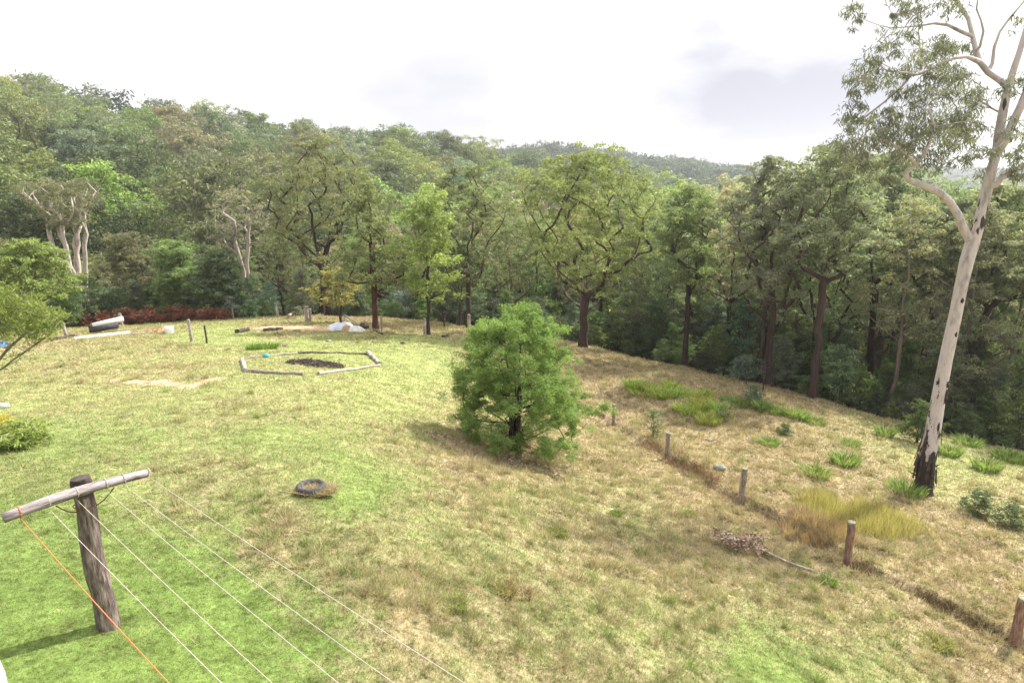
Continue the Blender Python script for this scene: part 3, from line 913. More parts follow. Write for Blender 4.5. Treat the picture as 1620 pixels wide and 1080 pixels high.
def woods():
    g = np.random.default_rng(5)
    pts = [(o.location.x, o.location.y) for o in COL.objects if o.type == 'EMPTY' and o.parent is None and o.get('category') == 'tree' and o['label'] != 'gum tree']
    cnt = 0
    # rows at and just inside the edge
    cand = []
    for _ in range(6000):
        px = g.uniform(-160, 1800); e = edge_depth(px)
        d = e + 1.5 + 27 * g.random()
        q = P(px, 330, d)
        cand.append((q[0], q[1], d - e, px))
    for x, y, de, px in cand:
        sp = 2.7 if px > 1000 else 3.5
        if cnt >= 150: break
        if not near_ok(pts, x, y, sp + de * .06): continue
        dens = 1.0 if px > 700 else .8
        if g.random() > dens: continue
        if any(abs(px - a) < h_ and de + edge_depth(px) < dd_ for a, h_, dd_ in ((100, 70, 58), (378, 36, 60), (505, 30, 56))): continue
        pts.append((x, y)); cnt += 1
        zg = float(gz0(x, y))
        ln = np.interp(px, [0, 400, 700, 1100, 1350, 1620], [400, 400, 330, 300, 262, 300]) + abs(g.normal(0, 38)) - 6
        yy = P(px, ln, 1)[2]
        dep = y / ray(px, ln)[1]
        H = P(px, ln, dep)[2] - zg
        H = float(np.clip(H, 7, 19))
        kn = ['olive', 'mid green', 'grey green', 'khaki', 'yellow green'][int(g.choice(5, p=[.34, .22, .2, .14, .1]))]
        side = 'right of the wattle' if px > 800 else 'left of the wattle'
        row = 'front rows' if de < 10 else 'back rows'
        place(EDGEP[int(g.integers(5))], x, y, H, g.random() * 6.28, desat(jit(CC[kn], g, .12), .35 if px > 1050 else .12, 1.85 if px > 1050 else 1.35), jit((.1, .07, .06) if g.random() < .5 else ((.24, .2, .185) if g.random() < .45 else (.15, .13, .12)), g, .2),  # grey-green leaves; on the right also paled to imitate the haze veil
              f'{kn} gum tree in the {row} of the forest edge, {side}', f'{kn} gums in the {row} of the forest edge {side}')
    print('edge trees', cnt)
    # slopes beyond
    cnt2 = 0; hp = []
    far = MB(); nfar = 0
    cand = [(math.sqrt(g.uniform(66 ** 2, 290 ** 2)), g.uniform(R(-46), R(44))) for _ in range(14000)]
    cand.sort()
    taken = {}
    for r, a in sorted(cand, key=lambda q: q[0]):
        x, y = r * math.sin(a), r * math.cos(a)
        sp = 8.6 if r < 130 else (9.8 if r < 190 else 10.2)
        key = (int(x // 8), int(y // 8))
        nb = [q for dx in (-1, 0, 1) for dy in (-1, 0, 1) for q in taken.get((key[0] + dx, key[1] + dy), [])]
        if not near_ok(nb, x, y, sp): continue
        if not near_ok(pts, x, y, 5) and r < 90: continue
        zg = float(gz0(x, y))
        H = g.uniform(12.5, 18.5)
        px, py, dep = px_of(x, y, zg + H)
        # hidden by nearer canopy?
        ca, cb = int(np.clip((px - 4.3 * F / dep + 90) / 5, 0, 359)), int(np.clip((px + 4.3 * F / dep + 90) / 5, 0, 359))
        vis = (sky[ca:cb + 1] > py + 3).mean()
        if px < -70 or px > 1690: vis = 0
        taken.setdefault(key, []).append((x, y))
        if vis < .25: continue
        seg = sky[ca:cb + 1]; ins = slice(ca + (cb - ca) // 5, cb + 1 - (cb - ca) // 5)
        sky[ins] = np.minimum(sky[ins], py + 3)
        tone = fbm(np.array(x), np.array(y), 40, 91, 2)
        pr = [.25, .26, .08, .12, .15, .09, .05] if px < 450 else [.22, .25, .14, .13, .18, .04, .04]
        names = ['olive', 'mid green', 'dark green', 'blue green', 'yellow green', 'grey green', 'khaki']
        kn = names[int(g.choice(7, p=np.array(pr) / sum(pr)))]
        if r < 205 and cnt2 < 200:
            cnt2 += 1
            zone = 'low on the slope' if r < 115 else 'half way up the slope'
            side = 'left' if px < 540 else ('middle' if px < 1080 else 'right')
            place(HILLP[int(g.integers(5))], x, y, H, g.random() * 6.28, tuple(1.15 * q for q in jit(CC[kn], g, .15)), jit(PALE if g.random() < .35 else GREY, g, .2),
                  f'{kn} tree {zone} beyond the field, {side} third of view', f'{kn} trees {zone}, {side} third')
        else:
            fars.append((x, y, zg, H, CC[kn]))
    print('slope trees', cnt2, 'far', len(fars))


fars = []
woods()

# drop prototypes nothing used
for root, h in EDGEP + HILLP:
    if id(root) not in used:
        for c in list(root.children): bpy.data.objects.remove(c)
        bpy.data.objects.remove(root)

# far wood: one mass
M_FAR, nt = new_mat('far_leaves')
_r = attr(nt, 'rnd'); _t = attr(nt, 'tone')
_c = ramp(nt, _t, [(0, (.04, .062, .035)), (.3, (.125, .175, .075)), (.55, (.145, .165, .085)), (.8, (.13, .165, .11)), (1, (.2, .25, .09))])
_c = mix(nt, 1.0, _c, mth(nt, 'ADD', mth(nt, 'MULTIPLY', _r, .8), .6), 'MULTIPLY')
_b = N(nt, 'ShaderNodeBsdfPrincipled'); _b.inputs['Roughness'].default_value = .6; _b.inputs['Specular IOR Level'].default_value = .2
nt.links.new(_c, _b.inputs['Base Color'])
_tl = N(nt, 'ShaderNodeBsdfTranslucent'); nt.links.new(_c, _tl.inputs[0])
_ms = N(nt, 'ShaderNodeMixShader'); _ms.inputs[0].default_value = .3
nt.links.new(_b.outputs[0], _ms.inputs[1]); nt.links.new(_tl.outputs[0], _ms.inputs[2]); out(nt, _ms.outputs[0])


def crown_cloud(g, n_cl, rad, H, ls, lpc):
    """points of a whole far crown as leaf faces around the origin"""
    m = MB()
    for t in crown_tips(g, n_cl, H, H * .3, rad, 'dome'):
        leaves(m, t, rad * .34, lpc, g, ls, .45, .65, .3)
    for q in range(2):
        a = g.random() * 6.28
        V, Qd, _ = tube([(0, 0, -.5), (math.cos(a) * .3, math.sin(a) * .3, H * .4), (math.cos(a) * rad * .4, math.sin(a) * rad * .4, H * .8)], [.3, .2, .08], 5, False)
    return np.concatenate(m.V), np.concatenate(m.A['rnd'])


def far_wood(name, lst, protos_, label, seed):
    g = np.random.default_rng(seed)
    m = MB()
    for x, y, z, H, tone in lst:
        V, rn = protos_[int(g.integers(len(protos_)))]
        a = g.random() * 6.28; s = H / 13
        c, s_ = math.cos(a), math.sin(a)
        X = np.stack([V[:, 0] * c - V[:, 1] * s_, V[:, 0] * s_ + V[:, 1] * c, V[:, 2]], -1) * s + np.array([x, y, z])
        m.add(X, np.arange(len(X)).reshape(-1, 4), rnd=rn, tone=tone)
    o = m.build(name, M_FAR, smooth=False)
    return tag(o, label, 'forest', kind='stuff')


_g = np.random.default_rng(61)
FP = [crown_cloud(_g, 36, 5.4, 13, .55, 60) for _ in range(5)]
TONES = {OLIVE: .55, YGREEN: 1.0, DARKG: 0, BLUEG: .8, CC['mid green']: .3, GREYG: .72, KHAKI: .6}
far_wood('hillside_forest', [(x, y, z, H, TONES.get(c, .4) + _g.normal(0, .05)) for x, y, z, H, c in fars], FP, 'dense gum forest covering the upper hillside up to the skyline', 71)
# the ridges beyond, cloud shadow put into the dark tone of the wood
FP2 = [crown_cloud(_g, 14, 6.0, 13, 1.6, 12) for _ in range(4)]
lst = []
for _ in range(2300):
    r = math.sqrt(_g.uniform(330 ** 2, 700 ** 2)); a = _g.uniform(R(-5), R(36))
    x, y = r * math.sin(a), r * math.cos(a); z = float(gz0(x, y))
    lst.append((x, y, z, _g.uniform(10, 16), float(np.clip(_g.normal(.12, .1), 0, 1))))
lst = [q for q in lst]
FP3 = [crown_cloud(_g, 10, 7.0, 13, 1.5, 20) for _ in range(4)]
far_wood('ridge_forest', lst, FP3, 'far off forest on the ridge beyond the slope, cloud shadow put into its colour', 72)
lst = []
for _ in range(2600):
    r = math.sqrt(_g.uniform(900 ** 2, 1250 ** 2)); a = _g.uniform(R(18), R(42))
    x, y = r * math.sin(a), r * math.cos(a); z = float(gz0(x, y))
    lst.append((x, y, z, _g.uniform(14, 20), .1))
FP4 = [crown_cloud(_g, 8, 7, 13, 3, 8) for _ in range(3)]
far_wood('horizon_forest', lst, FP4, 'faint blue forest on the most distant hills', 73)
print('woods', time.time() - T0)

# ------------------------------------------------------------------ shrubs of the forest edge
def shrub_proto(seed, H, rad, prof, lsize, asp, nclump, crad, lpc, stems=3):
    r = thing('shrub', (0, 0, 0), 'shrub', 'shrub')
    build_tree(r, np.random.default_rng(seed), H, H * .12, rad, .05, prof=prof, nclump=nclump, crad=crad, lpc=lpc, lsize=lsize, asp=asp, stems=stems, fork=.2, fine=.3)
    return (r, H)


SHP = [shrub_proto(201, 2.4, 1.1, 'dome', .15, .35, 44, .4, 120), shrub_proto(202, 2.4, .9, 'cone', .13, .35, 40, .36, 120), shrub_proto(203, 2.4, 1.4, 'dome', .15, .4, 46, .42, 120)]
SHT = [shrub_proto(204, 5.0, 1.7, 'dome', .17, .3, 70, .5, 150), shrub_proto(205, 5.0, 1.3, 'cone', .16, .3, 64, .48, 150)]


def shrubs():
    g = np.random.default_rng(8); pts = []; n = 0
    for _ in range(3000):
        if n >= 225: break
        px = g.uniform(-60, 1680); e = edge_depth(px); d = e + (g.uniform(-.3, 8) if n < 130 else g.uniform(6, 22))
        q = P(px, 520, d); x, y = q[0], q[1]
        if not near_ok(pts, x, y, 1.5): continue
        if px < 330 and d < e + 1.5: continue
        pts.append((x, y)); n += 1
        H = g.uniform(1.3, 4.2 if px < 1000 else 6.0) if d > e + 1.5 else g.uniform(.7, 2.2)
        kn = ['dark green', 'mid green', 'blue green', 'grey green'][int(g.choice(4, p=[.35, .3, .2, .15]))]
        zone = ['behind the left end of the field', 'behind the fire pit', 'behind the wattle', 'below the right hand trees', 'behind the big white gum'][int(np.searchsorted([330, 700, 1000, 1380], px))]
        c = {'dark green': (.1, .13, .08), 'mid green': (.15, .19, .09), 'blue green': (.17, .205, .17), 'grey green': (.21, .225, .18)}[kn]
        place(SHT[int(g.integers(2))] if H > 2.8 else SHP[int(g.integers(3))], x, y, H, g.random() * 6.28, jit(c, g, .12), jit(GREY, g, .2), f'{kn} shrub in the undergrowth {zone}', f'{kn} shrubs {zone}', z=float(gz(x, y)))


shrubs()
# a few shrubs that stand out
for px, py, H, wcol, sd, lab in [(1450, 700, 1.7, (.085, .115, .045), 1, 'rounded green shrub just behind the base of the big white gum'),
                                 (1585, 700, 2.0, (.1, .13, .08), 0, 'pale leaved shrub at the foot of the forest at the right edge'),
                                 (1190, 640, .9, (.13, .17, .13), 0, 'small silvery shrub at the front of the right forest edge'),
                                 (1108, 585, 1.0, (.24, .26, .22), 1, 'small silver leaved shrub beside the dark trunked gum'),
                                 (1545, 815, .75, (.11, .15, .08), 2, 'low broad leaved weed on the slope right of the big white gum'),
                                 (1600, 835, .7, (.12, .15, .09), 2, 'low broad leaved weed at the right edge of the picture'),
                                 (1240, 690, .5, (.1, .14, .07), 2, 'small leafy weed on the dry slope above the tussocks')]:
    b = G(px, py)
    r = dup(SHP[sd][0], tuple(b), px * .7, H / 2.4, lab, None, wcol, GREY)
    if 'group' in r: del r['group']

# ------------------------------------------------------------------ the wattle in the middle
def wattle():
    g = np.random.default_rng(33)
    b = G(815, 712); d = b[1] / ray(815, 600)[1]; s = d / F
    root = thing('wattle_tree', tuple(b), 'bushy round bright green wattle standing alone in the middle of the field', 'tree')

    def q(px, py, dz=0.0):
        p = P(px, py, d * 1.0); return np.array([p[0] - b[0], dz, p[2] - b[2]])
    prof = [(478, 824, 6), (492, 824, 20), (515, 818, 46), (540, 812, 68), (560, 806, 78), (585, 806, 76), (610, 818, 76), (635, 826, 88), (655, 834, 104), (675, 836, 102), (695, 836, 80), (712, 838, 48)]
    ys_ = [a[0] for a in prof]; cx = [a[1] for a in prof]; hw = [a[2] * 1.13 for a in prof]
    tips = []
    while len(tips) < 350:
        y = g.uniform(480, 712); w = np.interp(y, ys_, hw); c = np.interp(y, ys_, cx)
        if g.random() > w / 118: continue
        a = g.random() * 6.28; k = .5 + .5 * g.random() ** .35
        if y > 660 and g.random() < .45: continue
        k *= 1 + .17 * math.sin(a * 3 + y * .06) + .12 * math.sin(a * 5 + y * .13)
        p = q(c + math.cos(a) * k * w * .9, y); p[1] = math.sin(a) * k * w * s * .9
        if y > 625 and math.hypot(p[0], p[1]) < 1.0 and p[1] < .6: continue
        tips.append(p)
    tm = MB()
    for k in range(5):
        an = k * 1.26 + .3; n = 10
        top = np.array([math.cos(an) * .45, math.sin(an) * .45, 3.1 + .4 * (k % 2)])
        if k == 0: top = np.array([.1, .1, 4.0])
        pts = [np.array([math.cos(an) * .07, math.sin(an) * .07, -.15]) + (top - 0) * np.array([(t / n) ** 1.2, (t / n) ** 1.2, t / n]) + (g.normal(0, .025, 3) if t else 0) for t in range(n + 1)]
        sk = Skel(pts)
        for t in tips[k::5]: sk.grow(t, g, .25, .04, .5, .9, skip=2)
        sk.mesh(tm, .07, .004, .75)
    o = tm.build('trunk', M_BARK, root); o.color = (.045, .035, .03, 1)
    cm = MB()
    for t in tips:
        r = g.uniform(.22, .44)
        for _ in range(3):
            c = t + g.normal(0, 1, 3) * np.array([r * .6, r * .6, r * .5])
            leaves(cm, c, r * g.uniform(.35, .7), 185, g, .065, .3, .85, -.3, .5)
    o = cm.build('crown', M_SOFT, root, smooth=False); o.color = (.175, .245, .08, 1)


wattle()

# ------------------------------------------------------------------ the big white gum
def big_gum():
    g = np.random.default_rng(44)
    b = GUMB; Y = b[1]
    root = thing('white_gum_tree', tuple(b), 'big smooth white barked gum tree with charred base on the right', 'tree')

    def q(px, py, off=0.0):
        r = ray(px, py); dd = (Y + off) / r[1]
        return CAM + dd * r - b
    sc = Y / ray(1500, 500)[1] / F
    main = [(1461, 790, 20), (1461, 774, 17), (1465, 735, 16.5), (1473, 695, 14.5), (1482, 645, 12.8), (1490, 600, 12), (1500, 550, 11.5), (1511, 500, 11), (1520, 455, 11), (1530, 410, 12), (1538, 385, 12)]
    sk = Skel([q(a, c) for a, c, _ in main], [w * sc * .84 for _, _, w in main])
    e0 = len(main) - 1
    L1 = [(1524, 362, 7.5), (1516, 340, 7), (1503, 320, 6.6), (1487, 305, 6.4), (1468, 296, 6), (1450, 290, 6), (1436, 284, 5.5), (1432, 276, 5), (1438, 268, 4.5), (1450, 260, 3.5)]
    l1 = sk.path(e0, [q(a, c, -.05 * k) for k, (a, c, _) in enumerate(L1)], [w * sc * .84 for *_, w in L1])
    M2 = [(1547, 360, 9.5), (1554, 330, 9), (1562, 297, 9), (1569, 266, 8.5), (1576, 245, 7.5)]
    m2 = sk.path(e0, [q(a, c) for a, c, _ in M2], [w * sc * .84 for *_, w in M2])
    M3 = [(1580, 215, 8), (1586, 180, 7.5), (1592, 152, 7), (1595, 138, 6.5)]
    m3 = sk.path(m2, [q(a, c, .2) for a, c, _ in M3], [w * sc * .84 for *_, w in M3])
    M4 = [(1580, 126, 5.5), (1563, 115, 5), (1550, 98, 5), (1544, 80, 4.8), (1539, 58, 4.2), (1532, 30, 3.8), (1520, 12, 3.2), (1505, -10, 2.6), (1490, -45, 2)]
    m4 = sk.path(m3, [q(a, c, .3 + .1 * k) for k, (a, c, _) in enumerate(M4)], [w * sc * .84 for *_, w in M4])
    M5 = [(1602, 115, 5.5), (1612, 85, 5), (1622, 50, 4.5), (1640, 0, 4), (1650, -60, 3)]
    m5 = sk.path(m3, [q(a, c, .2) for a, c, _ in M5], [w * sc * .84 for *_, w in M5])
    M6 = [(1590, 222, 7.5), (1602, 195, 7), (1614, 170, 6.5), (1626, 140, 6), (1645, 90, 5), (1665, 30, 4)]
    m6 = sk.path(m2, [q(a, c, -.3) for a, c, _ in M6], [w * sc * .84 for *_, w in M6])
    M7 = [(1576, 292, 5.5), (1585, 280, 5.2), (1598, 270, 5), (1615, 264, 4.8), (1640, 262, 4), (1665, 250, 3)]
    m7 = sk.path(e0 + 10 + 3, [q(a, c, -.2) for a, c, _ in M7], [w * sc * .84 for *_, w in M7])
    m4i = m4 - len(M4) + 1
    s1 = sk.path(m4i + 4, [q(a, c, .6) for a, c in ((1520, 50), (1500, 40), (1478, 37), (1455, 41), (1432, 43), (1408, 44))], [w * sc for w in (2.6, 2.2, 1.9, 1.5, 1.1, .8)])
    s2 = sk.path(m4i + 2, [q(a, c, -.6) for a, c in ((1530, 90), (1510, 92), (1490, 100), (1470, 110), (1450, 118))], [w * sc for w in (2.4, 2, 1.8, 1.4, 1)])
    s3 = sk.path(m4i + 1, [q(a, c, .6) for a, c in ((1570, 100), (1573, 75), (1582, 50), (1595, 32), (1612, 12), (1630, -10))], [w * sc for w in (2.8, 2.3, 2, 1.8, 1.5, 1)])
    s4 = sk.path(m4i + 3, [q(a, c, .2) for a, c in ((1550, 75), (1556, 50), (1552, 32), (1545, 15), (1548, -10))], [w * sc for w in (2, 1.8, 1.5, 1.3, 1)])
    s5 = sk.path(l1, [q(a, c, -.6) for a, c in ((1462, 245), (1470, 225), (1478, 200), (1470, 175))], [w * sc for w in (2.8, 2.4, 2, 1.6)])
    s6 = sk.path(l1, [q(a, c, -.8) for a, c in ((1440, 250), (1425, 235), (1405, 225), (1385, 218))], [w * sc for w in (2.4, 2, 1.6, 1.2)])
    C = [(1345, 18, 16, 2), (1362, 28, 10, 1), (1430, 8, 22, 3), (1448, 22, 14, 2), (1420, 30, 12, 1), (1393, 80, 24, 3), (1415, 72, 18, 2), (1380, 105, 16, 2), (1358, 125, 18, 3), (1352, 138, 9, 1), (1400, 125, 20, 3),
         (1455, 70, 18, 2), (1475, 78, 22, 3), (1462, 98, 26, 4), (1485, 95, 20, 3), (1435, 105, 18, 2), (1510, 85, 18, 2), (1525, 72, 12, 1), (1430, 148, 20, 3), (1448, 165, 15, 2), (1495, 135, 22, 3), (1525, 140, 26, 4), (1545, 155, 18, 3),
         (1500, 165, 30, 5), (1530, 185, 28, 4), (1475, 180, 24, 4), (1545, 200, 20, 3), (1345, 200, 22, 3), (1365, 185, 18, 3), (1395, 195, 28, 5), (1420, 185, 20, 3), (1350, 225, 24, 4), (1380, 225, 28, 5), (1410, 225, 26, 4), (1460, 215, 28, 5),
         (1490, 210, 30, 5), (1520, 220, 24, 4), (1430, 250, 24, 3), (1465, 250, 24, 3), (1395, 262, 26, 4), (1360, 258, 24, 4), (1500, 245, 20, 2), (1545, 240, 18, 2), (1535, 265, 16, 2), (1600, 150, 18, 2), (1615, 205, 22, 3),
         (1600, 235, 18, 2), (1618, 130, 14, 2), (1608, 285, 20, 3), (1585, 300, 14, 1), (1500, 5, 16, 2), (1525, -8, 20, 2), (1470, -20, 25, 3), (1400, -15, 25, 3), (1620, 255, 18, 2), (1560, 285, 14, 1), (1640, 60, 26, 4), (1655, 150, 26, 4), (1660, 220, 26, 4)]
    cm = MB(); nn = len(sk.p)
    for px, py, rp, k in C:
        for _ in range(max(1, int(k * 1.15))):
            t = q(px + g.normal(0, rp * .45), py + g.normal(0, rp * .4), g.normal(0, rp * sc * 1.5 + .3))
            sk.grow(t, g, .35, .07, .2, .6, skip=e0 + 4)
            for _s in range(4):
                rr_ = rp * sc * g.uniform(.35, .8)
                c = t + g.normal(0, 1, 3) * rr_ * np.array([.75, .75, .6])
                leaves(cm, c, rr_ * .85, int(20 + 58 * rr_), g, .16, .17, .8, 1.3, .3)
    tm = MB()

    def dk(pts, ns):
        z = pts[:, 2]
        v = np.interp(z, [0, .55, .95, 1.4, 3.2, 4.6, 5.5], [1.1, .95, .62, .46, .43, .41, .3])
        hb = np.abs(z - q(1552, 345)[2]); v = np.maximum(v, .47 * (hb < .5) * (pts[:, 0] > q(1540, 345)[0]))
        return np.repeat(v, ns)
    # finer rings on the lower trunk so the dark strips can follow it
    p0 = sk.p[:e0 + 1]; r0 = sk.fix[:e0 + 1]
    sk.mesh(tm, .085, .006, dark=dk)
    tm.build('trunk', M_GUM, root)
    o = cm.build('crown', M_LEAF, root, smooth=False); o.color = (.13, .135, .105, 1)
    # dark ragged bark hanging at the base
    bk = MB()
    gg = np.random.default_rng(9)
    for k in range(46):
        a = gg.random() * 6.28; z0 = gg.random() ** 1.4 * 2.2; L = gg.uniform(.15, .6)
        cpt = np.array([np.interp(z0, [p[2] for p in p0], [p[0] for p in p0]), np.interp(z0, [p[2] for p in p0], [p[1] for p in p0]), z0])
        rr_ = np.interp(z0, [p[2] for p in p0], r0)
        e = np.array([math.cos(a), math.sin(a), 0]); tn = np.array([-math.sin(a), math.cos(a), 0])
        w = gg.uniform(.02, .07)
        A = cpt + e * (rr_ + .004); Bp = A + np.array([0, 0, L]); ou = e * gg.uniform(.02, .1)
        Vv = np.array([A - tn * w + ou, A + tn * w + ou * .7, Bp + tn * w * .7 + e * .006, Bp - tn * w * .6 + e * .006])
        bk = MB(); bk.add(np.vstack([Vv, Vv + e * .008]), [[0, 1, 2, 3], [7, 6, 5, 4], [0, 4, 5, 1], [1, 5, 6, 2], [2, 6, 7, 3], [3, 7, 4, 0]])
        bk.build('bark_strip', M_DARKWOOD, root, smooth=False)
    # stubs
    for kx, ky, kw_, kh_ in ((1517, 474, 2.6, 4.5), (1507, 527, 2.2, 4.5), (1494, 606, 3.2, 5), (1491, 625, 2, 11), (1549, 352, 3.2, 10), (1542, 366, 2, 6), (1585, 165, 3, 8), (1594, 222, 3, 4), (1478, 672, 1.6, 8)):
        cc_ = q(kx, ky); rad_ = .0
        aa_ = np.array(sk.p[:m7]); di = np.linalg.norm(aa_ - cc_, axis=1); rad_ = sk.fix[int(np.argmin(di))] or .1
        V_, Q_ = blob(cc_ - np.array([0, rad_ * .86, 0]), kw_ * sc, rad_ * .28, kh_ * sc, int(kx), 12, 8, .5)
        kb = MB(); kb.add(V_, Q_); kb.build('bark_knot', M_DARKWOOD, root)
    for l, rr_ in (([q(1450, 752), q(1443, 748), q(1436, 744, -.1)], [.03, .02, .012]), ([q(1478, 738), q(1488, 734)], [.025, .012])):
        st = MB(); addtube(st, l, rr_, 6); st.build('broken_stub', M_DARKWOOD, root)

big_gum()
print('gum', time.time() - T0)

# ------------------------------------------------------------------ fence posts on the right
def post(px, py, ytop, wpx, label, mat, seed, lean=0, top=True, name='fence_post', group=None, cat='fence post', n=9):
    b = G(px, py); d = b[1] / ray(px, py)[1]
    dt = b[1] / ray(px, ytop)[1]
    H = P(px, ytop, dt)[2] - b[2]
    w = wpx * d / F / 2
    root = thing(name, tuple(b), label, cat, group)
    g = np.random.default_rng(seed)
    pts = np.array([[lean * H * t + g.normal(0, .006), g.normal(0, .006), -.25 + (H + .25) * t] for t in np.linspace(0, 1, 8)])
    m = MB(); addtube(m, pts, w * (1 + g.normal(0, .05, 8)), n); m.build('post', mat, root, smooth=False)
    if top:
        m = MB(); addtube(m, [pts[-1] - [0, 0, .05], pts[-1] + [0, 0, .012], pts[-1] + [0, 0, .03]], [w * 1.06, w * 1.04, w * .6], n); m.build('post_top', M_LICHEN, root, smooth=False)
    return root


FG = 'wooden fence posts down the right slope'
post(970, 673, 640, 6, 'furthest of the five wooden posts down the slope, right beside the wattle', M_WOOD, 1, .02, group=FG)
post(1055, 723, 685, 7, 'grey wooden fence post with brown grass at its foot, second from the wattle', M_WOOD, 2, .0, group=FG)
post(1172, 797, 741, 9, 'mossy topped wooden fence post in the middle of the fence line', M_WOOD, 3, .03, group=FG)
post(1340, 892, 826, 12, 'reddish brown round fence post in front of the golden grass', M_REDWOOD, 4, .0, group=FG)
post(1603, 1020, 946, 16, 'nearest fence post, reddish brown, at the lower right edge', M_REDWOOD, 5, .03, group=FG)
# posts at the far side of the field
BG = 'old posts along the far side of the field'
post(304, 541, 506, 5, 'slightly leaning grey post standing in the lawn left of the fire pit', M_WOODX, 6, -.06, group=BG)
post(328, 543, 515, 3, 'thin dark metal stake next to the leaning grey post in the lawn', M_DARKWOOD, 7, -.06, top=False, name='metal_stake', cat='stake')
post(194, 516, 496, 5, 'pale post above the white drum in front of the bracken', M_WOODX, 8, -.12, group=BG)
post(106, 533, 511, 5, 'pale leaning post left of the long white plank', M_WOODX, 9, -.15, group=BG)
post(486, 509, 485, 7, 'thickest weathered double post at the back of the field', M_WOODX, 10, 0, group=BG)
post(491, 509, 489, 5, 'lower half of the double post pair at the back of the field', M_WOOD, 11, 0, group=BG)
post(440, 503, 484, 4, 'pale thin post left of the double post at the back', M_WOODX, 12, -.08, group=BG)
post(604, 524, 500, 3, 'thin stake right of the slim reddish trunked gum', M_WOOD, 13, 0, top=False, name='wooden_stake', cat='stake')
post(672, 531, 504, 5, 'pale grey post beside the slender dark trunk', M_WOODX, 14, 0, group=BG)
post(703, 521, 492, 3, 'dark thin stake between the slender gum and the wattle', M_DARKWOOD, 15, 0, top=False, name='wooden_stake', cat='stake')
post(742, 527, 498, 5, 'pale post just left of the wattle at the foot of a gum', M_WOODX, 16, 0, group=BG)
post(546, 520, 498, 4, 'short pale post beside the heap of pale sheets', M_WOODX, 17, 0, group=BG)
post(16, 556, 530, 5, 'pale post at the left edge behind the branch', M_WOODX, 18, -.1, group=BG)
post(369, 505, 488, 3, 'thin grey post behind the lawn left of the dark logs', M_WOOD, 19, 0, group=BG)

# ------------------------------------------------------------------ lying logs, fire pit
def log(a, b, rpx, label, mat, seed, name='log', cat='log', group=None, n=9, lift=0, wob=.02, taper=.85):
    A, Bq = G(*a), G(*b)
    d = A[1] / ray(*a)[1]; r = rpx * d / F / 2
    k = 8; t = np.linspace(0, 1, k)
    X = A[0] + (Bq[0] - A[0]) * t; Y = A[1] + (Bq[1] - A[1]) * t
    Z = gz(X, Y); Z = .35 * Z + .65 * np.linspace(A[2], Bq[2], k) + r * .7 + lift
    g = np.random.default_rng(seed)
    pts = np.stack([X, Y, Z], -1) + g.normal(0, wob, (k, 3))
    c = pts.mean(0)
    m = MB(); addtube(m, pts - c, r * np.linspace(1, taper, k) * (1 + g.normal(0, .04, k)), n)
    o = m.build(name, mat, None, loc=tuple(c), smooth=False)
    return tag(o, label, cat, group)


HX = [(383, 572), (388, 589), (458, 593), (504, 592), (598, 580), (583, 562), (472, 560)]
PG = 'logs edging the fire pit'
log((383, 571), (389, 589), 7, 'short reddish log at the left end of the fire pit ring', M_WOODX, 1, 'edging_log', group=PG)
log((388, 589), (480, 594), 6.5, 'dark brown log along the near left side of the fire pit ring', M_WOOD, 2, 'edging_log', group=PG)
log((503, 593), (600, 579), 5.5, 'pale bleached log along the near right side of the fire pit ring', M_WOODX, 3, 'edging_log', group=PG, taper=.8)
log((583, 561), (600, 577), 7, 'short grey log at the right end of the fire pit ring', M_WOODX, 4, 'edging_log', group=PG)
log((472, 560), (584, 561), 4.5, 'dark log along the far side of the fire pit ring', M_DARKWOOD, 5, 'edging_log', group=PG)
log((384, 570), (473, 560), 4.5, 'grey log along the far left side of the fire pit ring', M_WOOD, 6, 'edging_log', group=PG)
log((375, 527), (393, 524), 8, 'short black log on the lawn behind the fire pit', M_DARKWOOD, 7)
log((418, 524), (448, 522), 6, 'dark log beside the orange earth behind the fire pit', M_DARKWOOD, 8)
log((457, 506), (480, 497), 5, 'leaning weathered rail propped beside the double post', M_WOOD, 9, lift=.25)
log((586, 522), (606, 530), 4, 'thin dark branch on the ground right of the root ball', M_DARKWOOD, 10, 'fallen_branch', 'branch')
log((700, 534), (728, 526), 4, 'dark fallen branch on the dry grass left of the wattle', M_DARKWOOD, 11, 'fallen_branch', 'branch')
log((117, 538), (205, 528), 6, 'long pale timber beam lying on the ground at the left of the field', M_WHITE, 12, 'timber_beam', 'beam', wob=.005)
log((200, 530), (270, 524), 3, 'thin pale pole continuing the line of the long timber beam', M_WOODX, 13, 'timber_pole', 'pole', wob=.01)
log((80, 540), (117, 533), 6, 'dark log left of the long pale timber beam', M_DARKWOOD, 14)


def scatter_sticks(c, rad, n, size, seed, mat, name, label, cat, parent=None, kind=None, hgt=.06, leafy=False):
    g = np.random.default_rng(seed); m = MB()
    for k in range(n):
        a = g.random() * 6.28; q = math.sqrt(g.random())
        x, y = c[0] + math.cos(a) * q * rad[0], c[1] + math.sin(a) * q * rad[1]
        z = float(gz0(x, y)) + .03 + g.random() * hgt * (1 - q * .6)
        L = size * g.uniform(.5, 1.5); b = g.random() * 6.28
        e = np.array([math.cos(b), math.sin(b), g.normal(0, .35)]) * L
        p = np.array([x, y, z])
        if leafy:
            s = unit(np.cross(e, g.normal(0, 1, 3))) * L * .22
            m.add([p - e / 2, p + s, p + e / 2, p - s], [[0, 1, 2, 3]])
        else: addtube(m, [p - e / 2, p + e / 2], [.012 + .01 * g.random()] * 2, 4)
    o = m.build(name, mat, parent, smooth=False)
    if parent is None: tag(o, label, cat, kind=kind)
    return o


